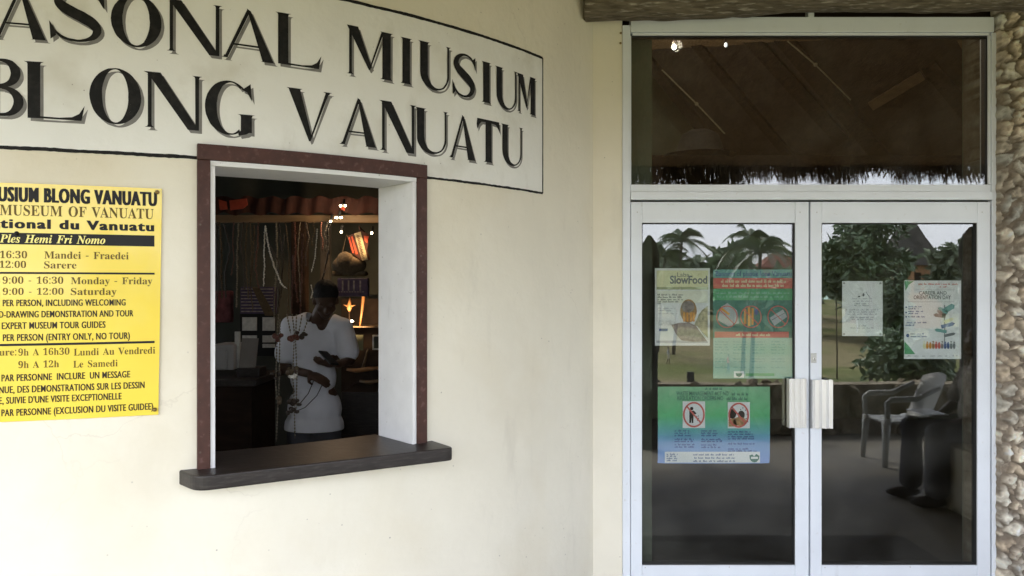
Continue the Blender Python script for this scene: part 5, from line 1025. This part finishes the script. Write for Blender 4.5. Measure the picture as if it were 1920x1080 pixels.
mobile([[(548, 590), (552, 625), (549, 700), (552, 760), (553, 822)], [(556, 590), (554, 640), (557, 700), (555, 770)], [(538, 590), (545, 625)], [(566, 592), (560, 625)], [(577, 600), (568, 626)]], [(552, 633, 12, 'seed_red'), (566, 627, 5, 'seed'), (549, 695, 5, 'straw'), (553, 707, 4, 'shell'), (552, 755, 10, 'seed'), (551, 771, 5, 'seed')], 4.2, 'right hanging mobile spreading into several seed clusters before the white shirt')
# left side: hanging basketry, framed cards, box, leaflets, counter
pb2 = thing('striped_basket', 'black and grey striped basket with a pale diagonal band, left of the necklaces', 'basket', loc=px(482, 570, 5.9))
obj('basket_body', boxes([(px(450, 590, 5.9), px(514, 538, 5.9) + Vector((0, .08, 0)), .008)]), M['purple'], pb2); flat([rect(452, 541 + 6 * k, 512, 543 + 6 * k) for k in range(8)], 5.893, 'pattern_band', M['mauve_ink'], pb2); flat([poly([(472, 538), (486, 538), (516, 592), (497, 592)])], 5.89, 'pattern_band', M['straw'], pb2)
tag(obj('pink_bag', boxes([(px(398, 605, 5.95), px(432, 545, 5.95) + Vector((0, .08, 0)), .015)]), mat('dull_pink', (.16, .05, .055), .85, var=.5, vs=18)), 'dull pink patterned bag at the left edge of the shop', 'bag')
cf = thing('card_rack', 'black rack holding six pale printed cards, left of the shopkeeper', 'rack', loc=px(484, 630, 5.85))
obj('frame', boxes([(px(450, 668, 5.9), px(516, 588, 5.9) + Vector((0, .03, 0)), .003)]), M['black_plastic'], cf)
for x0, x1 in ((454, 481), (492, 515)):
    for y0, y1 in ((595, 620), (629, 642), (645, 652)): obj('card', boxes([(px(x0, y1, 5.88), px(x1, y0, 5.88) + Vector((0, .012, 0)), .001)]), M['white_card'], cf)
tag(obj('printer', boxes([(px(396, 694, 5.3), px(438, 646, 5.3) + Vector((0, .25, 0)), .012), (px(401, 692, 5.285), px(425, 656, 5.285) + Vector((0, .02, 0)), .005)]), mat('printer_grey', (.33, .32, .31), .5)), 'pale grey box shaped printer on the counter at the left', 'printer')
lh = thing('leaflet_holder', 'tilted holder of grey leaflets beside the printer', 'holder', loc=px(460, 690, 5.3))
bm = bmesh.new(); prism(bm, [(0, 0), (.11, 0), (.11, .2), (0, .2)], 0, .005); bmesh.ops.transform(bm, matrix=Matrix.Translation(px(448, 690, 5.25)) @ Matrix.Rotation(R_(72), 4, 'X'), verts=bm.verts); obj('leaflet', bm, mat('leaflet_grey', (.21, .19, .17), .7, var=.2), lh)
obj('back_board', boxes([(px(440, 690, 5.36), px(449, 622, 5.36) + Vector((0, .02, 0)))]), M['white_card'], lh); obj('base', boxes([(px(444, 710, 5.22), px(486, 690, 5.22) + Vector((0, .16, 0)), .006)]), M['sill_wood'], lh)
ct = thing('shop_counter', 'dark wooden counter in the lower left of the shop', 'counter', loc=px(440, 720, 5.1)); zc = px(0, 711, 5.1).z
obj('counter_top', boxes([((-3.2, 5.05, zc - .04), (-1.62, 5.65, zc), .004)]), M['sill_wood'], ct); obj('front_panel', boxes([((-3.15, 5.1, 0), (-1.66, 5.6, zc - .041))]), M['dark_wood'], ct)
# right: glass shelf with lit carvings
ct2 = thing('display_cabinet', 'dark display cabinet with a lit shelf behind the shopkeeper\'s left arm', 'cabinet', loc=px(690, 700, 5.9)); zc2 = px(0, 735, 5.85).z
obj('cabinet_body', boxes([((px(640, 0, 5.85).x, 5.85, 0), (-.31, 6.4, zc2), .006)]), M['sill_wood'], ct2); obj('shelf', boxes([(px(646, 614, 5.9), px(716, 612, 5.9) + Vector((0, .3, 0)))]), M['tan_wood'], ct2)
obj('back_panel', boxes([(px(640, 735, 6.45), px(716, 560, 6.45) + Vector((0, .03, 0)))]), M['roof_board'], ct2)
fs = thing('carved_bird', 'small lit orange wooden carving with spread wings on the shelf', 'carving', loc=px(655, 580, 5.9))
bm = bmesh.new(); tube(bm, [px(656, 558, 5.9), px(655, 568, 5.9), px(655, 578, 5.9), px(655, 584, 5.9)], [.003, .012, .02, .006], 8); obj('carving_body', bm, M['carved'], fs, True)
bm = bmesh.new(); tube(bm, [px(644, 571, 5.9), px(655, 575, 5.9), px(666, 572, 5.9)], [.003, .012, .003], 8); obj('wing', bm, M['carved'], fs, True); bm = bmesh.new(); tube(bm, [px(655, 583, 5.9), px(655, 612, 5.9)], .005, 8); obj('stand', bm, M['dark_wood'], fs)
bm = bmesh.new(); tube(bm, [px(675, 612, 5.92), px(678, 590, 5.92), px(682, 555, 5.92), px(684, 549, 5.92)], [.006, .009, .014, .004], 8); tag(obj('carved_club', bm, M['carved'], sm=True), 'slender orange carved club leaning on the lit shelf', 'carving')
bm = bmesh.new(); ball(bm, px(649, 602, 5.86), (.012, .008, .007), 8, 6); ball(bm, px(660, 602, 5.86), (.01, .008, .006), 8, 6); tag(obj('shelf_lamp', bm, M['bulb'], sm=True), 'tiny pair of warm lights under the lit carving', 'lamp')
lamp_light(655, 606, 5.7, 1.6, px(660, 575, 5.92), size=110)
pf = thing('picture_frame', 'small white edged picture frame at the right of the shelf', 'picture frame', loc=px(702, 640, 6.0)); obj('frame', boxes([(px(698, 656, 6.0), px(712, 628, 6.0) + Vector((0, .02, 0)), .002)]), M['white_card'], pf); obj('picture', boxes([(px(701, 653, 5.995), px(712, 631, 5.995) + Vector((0, .004, 0)))]), M['shopwall'], pf)
gc = tag(obj('green_card', boxes([(px(666, 657, 6.0), px(681, 628, 6.0) + Vector((0, .01, 0)))]), M['green_wall']), 'dark green card behind the shopkeeper\'s shoulder', 'card')
for pts, m, lab in (([(650, 693), (668, 695), (690, 692), (712, 690)], 'carved', 'long smooth tan carving lying on the cabinet, upper of two'), ([(674, 714), (692, 717), (712, 714)], 'tan_wood', 'pale wooden dish lying on the cabinet, lower of two')):
    bm = bmesh.new(); tube(bm, [px(x, y, 5.8) for x, y in pts], [.008] + [.016] * (len(pts) - 2) + [.01], 8); tag(obj('wooden_carving', bm, M[m], sm=True), lab, 'carving')
bm = bmesh.new(); tube(bm, [px(680, 692, 5.85), px(686, 670, 5.85), px(690, 654, 5.85)], [.012, .009, .006], 8); tag(obj('wooden_stick', bm, M['tan_wood'], sm=True), 'thin upright wooden handle standing on the cabinet', 'carving')
# overhead dark canopy of the shop
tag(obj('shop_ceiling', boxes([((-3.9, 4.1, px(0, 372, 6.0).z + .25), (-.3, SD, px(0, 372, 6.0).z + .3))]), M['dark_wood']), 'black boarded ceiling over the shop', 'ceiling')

# ------------------------------------------------------------------ in front of the doors: verandah, garden and field (seen mirrored in the glass)
def gz(y):
    d = -y - 1.0
    return -.4 - (.083 * min(d, 35) - .062 * max(0, min(d, 100) - 38) if d > 0 else 0)
bm = bmesh.new(); ys = [-.62, -1, -3, -6, -10, -16, -24, -34, -39, -42, -60, -90, -101, -140, -220, -400]; xs = list(range(-220, 281, 10)); V = [[bm.verts.new((x * (1 if j > 3 else .5), y, gz(y) + .12 * noise.noise((x * .1, y * .1, 0)) if j > 1 else gz(y))) for x in xs] for j, y in enumerate(ys)]
for a, b in zip(V, V[1:]):
    for i in range(len(xs) - 1): bm.faces.new((a[i], b[i], b[i + 1], a[i + 1]))
bmesh.ops.recalc_face_normals(bm, faces=bm.faces); tag(obj('field', bm, M['grass'], sm=True), kind='structure')
tag(obj('land_behind', boxes([((-400, 10.6, -.9), (400, 500, -.5)), ((-400, -.62, -.9), (-55, 10.5, -.5)), ((70, -.62, -.9), (400, 10.5, -.5)), ((-55, -.61, -.9), (-9.1, 10.5, -.52)), ((9.1, -.61, -.9), (70, 10.5, -.52))]), M['grass']), kind='structure')
# low coral parapet at the verandah's edge
def rubble(x0, x1, z0, z1, y, th, seed):
    r = random.Random(seed); bm = bmesh.new(); box(bm, (x0, y + .03, z0), (x1, y + th - .03, z1 - .03))
    x = x0
    n = int((x1 - x0) * (z1 - z0) / .011)
    for k in range(n):
        for yy in (y + .03, y + th - .03):
            c = Vector((r.uniform(x0, x1), yy, r.uniform(z0, z1 - .04))); s = r.uniform(.05, .1); bmesh.ops.create_icosphere(bm, subdivisions=1, radius=1, matrix=Matrix.Translation(c) @ Euler((r.random() * 3, r.random() * 3, 0)).to_matrix().to_4x4() @ Matrix.Diagonal((s, s * .6, s * .8, 1)))
    for v in bm.verts: v.co += noise.noise_vector(v.co * 9) * .02
    return bm
tag(obj('parapet', rubble(1.1, 6.2, 0, .575, -.55, .28, 3), M['coral']), 'low coral rubble wall along the verandah edge, mirrored in the glass', 'wall')
for k, (x0, x1, yt, dv, lab) in enumerate(((1200, 1232, 442, 8.0, 'tall dark carved slit drum mirrored at the left edge of the left door'), (1800, 1838, 425, 8.1, 'tall dark carved slit drum mirrored at the right edge of the right door'))):
    p = mir((x0 + x1) / 2, yt, dv); rad = (x1 - x0) / 2 / F * dv; t_ = thing('slit_drum', lab, 'drum', 'slit drums on the verandah', loc=(p.x, p.y, 0))
    prof = [(0, .95), (.5, 1.0), (1.2, 1.04), (p.z - .62, 1.05), (p.z - .52, .8), (p.z - .46, .85), (p.z - .36, 1.15), (p.z - .2, 1.12), (p.z - .08, .8), (p.z, .2)]
    bm = bmesh.new(); rows = []
    for z, s in prof: rows.append([bm.verts.new((p.x + rad * s * math.cos(a) * (1 + .08 * noise.noise((z * 3, a, k))), p.y + rad * s * math.sin(a), z)) for a in (2 * math.pi * q / 20 for q in range(20))])
    for a, b in zip(rows, rows[1:]):
        for q in range(20): bm.faces.new((a[q], a[(q + 1) % 20], b[(q + 1) % 20], b[q]))
    bm.faces.new(rows[-1]); bm.faces.new(rows[0][::-1]); obj('drum_log', bm, M['drum_wood'], t_, True)
    bm = bmesh.new(); box(bm, (p.x - .012, p.y + rad * .95, .35), (p.x + .012, p.y + rad * 1.08, p.z - .75)); obj('slit', bm, M['hair'], t_)
    for s_ in (-1, 1): bm = bmesh.new(); ball(bm, (p.x + s_ * rad * .4, p.y + rad * 1.05, p.z - .25), (.03, .02, .04), 10, 6); obj('eye', bm, M['drum_wood'], t_, True)
# plastic chair facing left in the glass
def chair():
    t_ = thing('plastic_chair', 'white plastic armchair mirrored in the lower right door', 'chair', loc=mir(1680, 866, 7.4)); o = t_.location.copy(); o.z = 0; t_.location = o
    sx0, sx1, yf, yb_ = o.x - .19, o.x + .16, o.y - .20, o.y + .20; sz = .40
    bm = bmesh.new(); box(bm, (sx0, yf, sz - .03), (sx1, yb_, sz), .012); obj('seat', bm, M['plastic_white'], t_)
    for x, y, ox, oy in ((sx0, yf, -.03, -.03), (sx0, yb_, -.03, .03), (sx1, yf, .08, -.03), (sx1, yb_, .08, .03)):
        bm = bmesh.new(); tube(bm, [(x, y, sz), (x + ox * .4, y + oy * .4, .25), (x + ox, y + oy, 0)], [.04, .03, .024], 10); obj('leg', bm, M['plastic_white'], t_, True)
    bm = bmesh.new(); n = 10; rows = []
    for i in range(n + 1):
        u = i / n; yy = yf + (yb_ - yf) * u; bow = .07 * (1 - (2 * u - 1) ** 2); rows.append([bm.verts.new((sx1 + .02 + bow + .16 * v, yy, sz + .0 + .42 * v * (1 - .12 * (2 * u - 1) ** 2))) for v in (0, .33, .66, 1)])
    for a, b in zip(rows, rows[1:]):
        for k in range(3): bm.faces.new((a[k], b[k], b[k + 1], a[k + 1]))
    bmesh.ops.solidify(bm, geom=bm.faces[:], thickness=.012); obj('backrest', bm, M['plastic_white'], t_, True)
    for y in (yf - .03, yb_ + .03):
        bm = bmesh.new(); pts = [(sx0 - .005, y, sz - .02), (sx0 - .01, y, sz + .17), (sx0 + .03, y, sz + .2), (sx1 - .1, y, sz + .205), (sx1 + .11, y, sz + .3)]; tube(bm, pts, [.026, .024, .026, .026, .02], 8); obj('armrest', bm, M['plastic_white'], t_, True)
chair()
tag(obj('verandah_bench', boxes([((3.16, 2.3, 0), (3.8, 4.1, .46), .01)]), M['bench_cream']), 'low cream masonry bench beside the doors, mirrored in the glass', 'bench')
# person sitting on the bench
def sit():
    q = Vector((3.43, 2.45, 0)); t_ = thing('person', 'person seated on the verandah bench in dark trousers and patterned shirt, mirrored in the glass', 'person', loc=q)
    P = lambda x, y, z: q + Vector((x, y, z))
    hd = P(.05, .02, 1.20)
    b = head_parts(hd, (-1, -.1, -.15), (-.12, 0, 1)) + [('c', [hd + Vector((.02, 0, -.06)), P(.06, 0, 1.04), P(.07, 0, .95)], (.055, .056, .08)), ('e', P(.07, 0, .86), (.105, .17, .18), (0, 0, 0)), ('e', P(.06, 0, .66), (.11, .15, .18), (0, 0, 0)), ('e', P(.05, 0, .54), (.13, .17, .10), (0, 0, 0))]
    for s_, kx in ((-1, -.36), (1, -.32)):
        b += [('c', [P(.03, s_ * .09, .54), P(kx, s_ * .15, .52), P(kx - .01, s_ * .15, .09)], (.085, .06, .042)), ('e', P(kx - .07, s_ * .15, .045), (.12, .042, .04), (0, 0, 0)), ('c', [P(.07, s_ * .17, .95), P(.0, s_ * .22, .70), P(-.2, s_ * .13, .60)], (.055, .043, .03))]
        b += hand_parts(P(-.2, s_ * .13, .60), (-1, -s_ * .3, -.1), (0, 0, -1), .7, 1, s_)
    obj('body', fuse(b, .0095, 4), M['skin'], t_, True)
    obj('shirt', fuse([('e', P(.07, 0, .85), (.125, .19, .19), (0, 0, 0)), ('e', P(.06, 0, .66), (.13, .175, .2), (0, 0, 0)), ('c', [P(.07, .15, .96), P(.02, .22, .76)], (.07, .07)), ('c', [P(.07, -.15, .96), P(.02, -.22, .76)], (.07, .07))], .012, 5, [(P(0, 0, .99), (0, 0, 1)), (P(0, 0, .53), (0, 0, -1))]), M['shirt_pattern'], t_, True)
    obj('trousers', fuse([('e', P(.05, 0, .54), (.15, .19, .085), (0, 0, 0))] + [('c', [P(.03, s_ * .09, .55), P(kx, s_ * .15, .53), P(kx - .01, s_ * .15, .14)], (.105, .092, .088)) for s_, kx in ((-1, -.36), (1, -.32))], .013, 5), M['trousers'], t_, True)
    for s_, kx in ((-1, -.36), (1, -.32)): bm = bmesh.new(); ball(bm, P(kx - .07, s_ * .15, .04), (.135, .05, .04), 14, 8); obj('shoe', bm, M['trousers'], t_, True)
    obj('hair', fuse([('e', hd + Vector((.03, 0, .05)), (.1, .084, .086), (0, 0, 0))], .01, 2), M['hair'], t_, True)
sit()
bm = boxes([((3.06, 2.22, .655), (3.24, 2.5, .662))]); tag(obj('paper_sheet', bm, M['paper']), 'white sheet of paper in the seated person\'s hands', 'paper')

def leaves(centres, n, size, seed, aspect=.5, clump=.35):
    r = random.Random(seed); V, Fc = [], []
    for k in range(n):
        c, R3 = r.choice(centres); u = Vector((r.gauss(0, 1), r.gauss(0, 1), r.gauss(0, 1))).normalized() * (r.random() ** .35)
        p = Vector(c) + Vector((u.x * R3[0], u.y * R3[1], u.z * R3[2]))
        if noise.noise(p * (1.6 / max(R3))) * .5 + noise.noise(p * (4.5 / max(R3))) < -.03: continue
        d = Vector((r.gauss(0, 1), r.gauss(0, 1), r.gauss(-.3, .8))).normalized(); s = d.cross(Vector((r.gauss(0, 1), r.gauss(0, 1), r.gauss(0, 1)))).normalized(); L_ = size * r.uniform(.6, 1.25); nn = d.cross(s) * .12 * L_
        b = len(V); V += [p, p + d * L_ * .45 + s * L_ * aspect * .5 + nn, p + d * L_, p + d * L_ * .45 - s * L_ * aspect * .5 + nn]; Fc += [(b, b + 1, b + 2), (b, b + 2, b + 3)]
    return V, Fc
def tree(name, x, y, base, trunk_h, centres, n, size, m, lab, seed, cat='tree', group='trees and shrubs across the garden', rad=.15):
    t_ = thing(name, lab, cat, group, loc=(x, y, base)); r = random.Random(seed); bm = bmesh.new()
    tube(bm, [(x, y, base - .2), (x + rad * .5, y, base + trunk_h * .5), (x, y, base + trunk_h)], [rad, rad * .8, rad * .6], 8)
    for c, R3 in centres[:7]: tube(bm, [(x, y, base + trunk_h * .8), (Vector((x, y, base + trunk_h)) + Vector(c)) / 2 + Vector((0, 0, .1)), Vector(c)], [rad * .5, rad * .35, rad * .12], 6)
    obj('trunk', bm, M['bark'], t_, True); obj('crown', leaves(centres, n, size, seed), M[m], t_)
def blob_tree(x0, x1, y0, y1, dv, n, size, m, lab, seed, name='leafy_tree', th=None):
    c = mir((x0 + x1) / 2, (y0 + y1) / 2, dv); hw, hh = (x1 - x0) / 2 / F * dv, (y1 - y0) / 2 / F * dv; r = random.Random(seed)
    cs = [((c.x + r.uniform(-.6, .6) * hw, c.y + r.uniform(-.4, .4) * hw, c.z + r.uniform(-.6, .6) * hh), (hw * r.uniform(.3, .5), hw * r.uniform(.3, .5), hh * r.uniform(.3, .45))) for _ in range(11)]
    base = gz(c.y); tree(name, c.x, c.y, base, max(.6, c.z - base - hh * .4), cs, n, size, m, lab, seed, rad=max(.04, hw * .035))
blob_tree(1548, 1715, 395, 540, 13.5, 6500, .16, 'leaf', 'big leafy tree mirrored in the upper right door', 31)
blob_tree(1615, 1810, 600, 742, 11.2, 4200, .15, 'leaf', 'leafy shrub below the tree, mirrored behind the signpost poster', 32, 'leafy_shrub')
blob_tree(1640, 1705, 500, 640, 12.2, 1500, .15, 'leaf', 'narrow leafy shrub between the two white notices, mirrored', 38, 'leafy_shrub')
blob_tree(1735, 1830, 450, 560, 15, 1400, .2, 'leaf2', 'small round tree mirrored beside the right slit drum', 33)
blob_tree(1535, 1600, 455, 560, 40, 1100, .8, 'leaf2', 'far green tree mirrored beside the right door\'s left stile', 34)
blob_tree(1230, 1345, 478, 590, 75, 1500, 1.6, 'leaf2', 'far broad green tree mirrored on the left door', 35)
blob_tree(1330, 1420, 470, 590, 70, 1300, 1.5, 'leaf', 'far dark green tree mirrored above the ban poster', 36)
blob_tree(1400, 1500, 505, 600, 66, 1300, 1.5, 'leaf2', 'far tree mirrored under the red roof', 37)
blob_tree(1590, 1700, 500, 600, 60, 1200, 1.3, 'leaf2', 'far tree line clump mirrored behind the white marquee', 39)
blob_tree(1200, 1260, 480, 580, 80, 1200, 1.6, 'leaf2', 'far tree mirrored at the outer left of the left door', 51)
blob_tree(1290, 1390, 495, 585, 84, 1500, 1.6, 'leaf', 'far dense tree mirrored between the two tall palms', 52)
blob_tree(1455, 1540, 480, 585, 78, 1300, 1.5, 'leaf2', 'far tree mirrored behind the meeting stiles', 53)
blob_tree(1700, 1800, 505, 585, 84, 1300, 1.5, 'leaf', 'far tree mirrored behind the signpost poster', 54)
def palm(x, yt, dv, L_, lab, seed):
    top = mir(x, yt, dv); base = gz(top.y); r = random.Random(seed); t_ = thing('palm_tree', lab, 'palm', 'coconut palms across the field', loc=(top.x, top.y, base)); bm = bmesh.new()
    tube(bm, [(top.x - .5, top.y, base), (top.x - .2, top.y, (base + top.z) / 2), tuple(top)], [.13, .10, .09], 8); obj('trunk', bm, M['bark'], t_, True); V, Fc = [], []
    for k in range(24):
        a = r.uniform(0, 6.28); el = r.uniform(-.15, 1.3); d = Vector((math.cos(a) * math.cos(el), math.sin(a) * math.cos(el), math.sin(el))); side = d.cross(Vector((0, 0, 1))).normalized(); prev = None
        for j in range(24):
            u = j / 23; p = top + d * L_ * u + Vector((0, 0, -1)) * L_ * .75 * u * u; ll = L_ * .30 * math.sin(math.pi * min(1, u * .9 + .12))
            for s_ in (-1, 1):
                b = len(V); q = p + side * s_ * ll * .75 + Vector((0, 0, -ll * .65)) + d * ll * .3; V += [p, p + d * L_ * .03, q]; Fc.append((b, b + 1, b + 2))
    obj('crown', (V, Fc), M['palm_leaf'], t_)
palm(1278, 452, 54, 2.7, 'tall coconut palm mirrored above the food poster', 41); palm(1246, 478, 55, 2.8, 'smaller coconut palm left of the tall one, mirrored', 44); palm(1408, 446, 46, 2.6, 'dark bushy coconut palm mirrored above the ban poster', 42); palm(1425, 470, 42, 2.6, 'low palm mirrored beside the bushy palm', 43)
def house(x0, x1, ye, yt, yg, dv, m, rm, lab, ridge=.25, steep=0.):
    a, b = mir(x0, ye, dv), mir(x1, ye, dv); g_ = min(gz(a.y), mir(x0, yg, dv).z); top = mir((x0 + x1) / 2, yt, dv).z; t_ = thing('house', lab, 'house', loc=((a.x + b.x) / 2, a.y, g_)); dp = (b.x - a.x) * .8
    obj('house_walls', boxes([((a.x, a.y - dp, g_), (b.x, a.y, a.z))]), M[m], t_); e = (b.x - a.x) * .12; bm = bmesh.new()
    c = [(a.x - e, a.y + e), (b.x + e, a.y + e), (b.x + e, a.y - dp - e), (a.x - e, a.y - dp - e)]; mx_, my = (a.x + b.x) / 2, a.y - dp / 2; rows = []
    for u in (0, .25, .5, .75, 1):
        s = (1 - u) ** (1.5 if steep else 1.) * (1 - .06) + .06; rows.append([bm.verts.new((mx_ + (x - mx_) * s, my + (y - my) * s, a.z - .05 + (top - a.z) * u)) for x, y in c])
    for p, q in zip(rows, rows[1:]):
        for k in range(4): bm.faces.new((p[k], p[(k + 1) % 4], q[(k + 1) % 4], q[k]))
    bm.faces.new(rows[-1]); bm.faces.new(rows[0][::-1]); obj('roof', bm, M[rm], t_)
    n = 3
    for k in range(n): wx = a.x + (b.x - a.x) * (k + .3) / n; obj('window', boxes([((wx, a.y - .02, a.z - .75 * (a.z - g_) * .6), (wx + (b.x - a.x) * .14, a.y + .03, a.z - .12 * (a.z - g_)))]), M['dark_wood'], t_)
house(1672, 1768, 496, 385, 545, 70, 'house_wall', 'house_roof', 'steep dark thatched house with orange brown walls, mirrored in right door', steep=1)
house(1596, 1628, 498, 470, 545, 74, 'house_wall', 'house_roof', 'small brown house mirrored behind the big leafy tree')
house(1430, 1500, 500, 466, 545, 72, 'house_wall', 'red_roof', 'house with a reddish roof mirrored above the ban poster')
t_ = thing('marquee', 'pale green white marquee across the field, mirrored behind the white notice', 'tent', loc=mir(1596, 590, 62)); a, b = mir(1535, 562, 62), mir(1660, 562, 62); bm = bmesh.new(); mx_ = (a.x + b.x) / 2
rows = [[bm.verts.new((x, y, z)) for x, y, z in ((a.x, a.y, a.z), (b.x, a.y, a.z), (b.x, a.y - 5, a.z), (a.x, a.y - 5, a.z))], [bm.verts.new((x, y, a.z + .9)) for x, y in ((a.x + 1, a.y - 2), (b.x - 1, a.y - 2), (b.x - 1, a.y - 3), (a.x + 1, a.y - 3))]]
for k in range(4): bm.faces.new((rows[0][k], rows[0][(k + 1) % 4], rows[1][(k + 1) % 4], rows[1][k]))
bm.faces.new(rows[1]); obj('canopy', bm, M['tent'], t_)
for x in (a.x, b.x):
    for y in (a.y, a.y - 5): bm = bmesh.new(); tube(bm, [(x, y, gz(y)), (x, y, a.z)], .05, 6); obj('pole', bm, M['alu'], t_)
for x, yt, lab in ((1296, 697, 'short dark fence post mirrored above the no littering poster'), (1438, 712, 'short dark fence post mirrored under the ban poster')):
    p = mir(x, yt, 22); bm = bmesh.new(); tube(bm, [(p.x, p.y, gz(p.y) - .2), tuple(p)], .095, 10); tag(obj('fence_post', bm, M['drum_wood']), lab, 'post', 'fence posts by the field')
def walker(x, yf, dv, h, m1, m2, lab):
    f = mir(x, yf, dv); f.z = gz(f.y); s = h / 1.75; P = lambda a, b, c: f + Vector((a, b, c)) * s; t_ = thing('person', lab, 'person', loc=f); hd = P(0, 0, 1.62)
    b = head_parts(hd, (1, .2, 0), (0, 0, 1), s) + [('c', [P(0, 0, 1.52), P(0, 0, 1.38)], (.05 * s, .07 * s)), ('e', P(0, 0, 1.22), (.11 * s, .17 * s, .24 * s), (0, 0, 0)), ('e', P(0, 0, .98), (.11 * s, .15 * s, .16 * s), (0, 0, 0)),
        ('c', [P(0, -.09, .92), P(.14, -.09, .5), P(.08, -.09, .06)], (.085 * s, .06 * s, .04 * s)), ('c', [P(0, .09, .92), P(-.06, .09, .5), P(-.24, .09, .10)], (.085 * s, .06 * s, .04 * s)), ('e', P(.14, -.09, .04), (.12 * s, .04 * s, .04 * s), (0, 0, 0)), ('e', P(-.18, .09, .06), (.12 * s, .04 * s, .04 * s), (0, .3, 0)),
        ('c', [P(0, -.19, 1.4), P(-.12, -.21, 1.12), P(.0, -.2, .92)], (.05 * s, .04 * s, .035 * s)), ('c', [P(0, .19, 1.4), P(.1, .21, 1.12), P(.28, .18, 1.05)], (.05 * s, .04 * s, .035 * s))]
    obj('body', fuse(b, .02 * s + .004, 3), M['skin'], t_, True)
    obj('shirt', fuse([('e', P(0, 0, 1.22), (.14 * s, .2 * s, .26 * s), (0, 0, 0)), ('e', P(0, 0, 1.02), (.13 * s, .17 * s, .16 * s), (0, 0, 0))], .025, 3), M[m1], t_, True)
    obj('shorts', fuse([('e', P(0, 0, .9), (.13 * s, .16 * s, .12 * s), (0, 0, 0)), ('c', [P(0, -.09, .9), P(.12, -.09, .55)], (.1 * s, .085 * s)), ('c', [P(0, .09, .9), P(-.05, .09, .55)], (.1 * s, .085 * s))], .025, 3), M[m2], t_, True)
walker(1254, 703, 50, 1.12, 'plastic_white', 'bench_cream', 'child in white walking across the field, mirrored under the food poster'); walker(1365, 706, 46, 1.1, 'red_ink', 'trousers', 'child in a red top on the field, mirrored behind the ban poster')
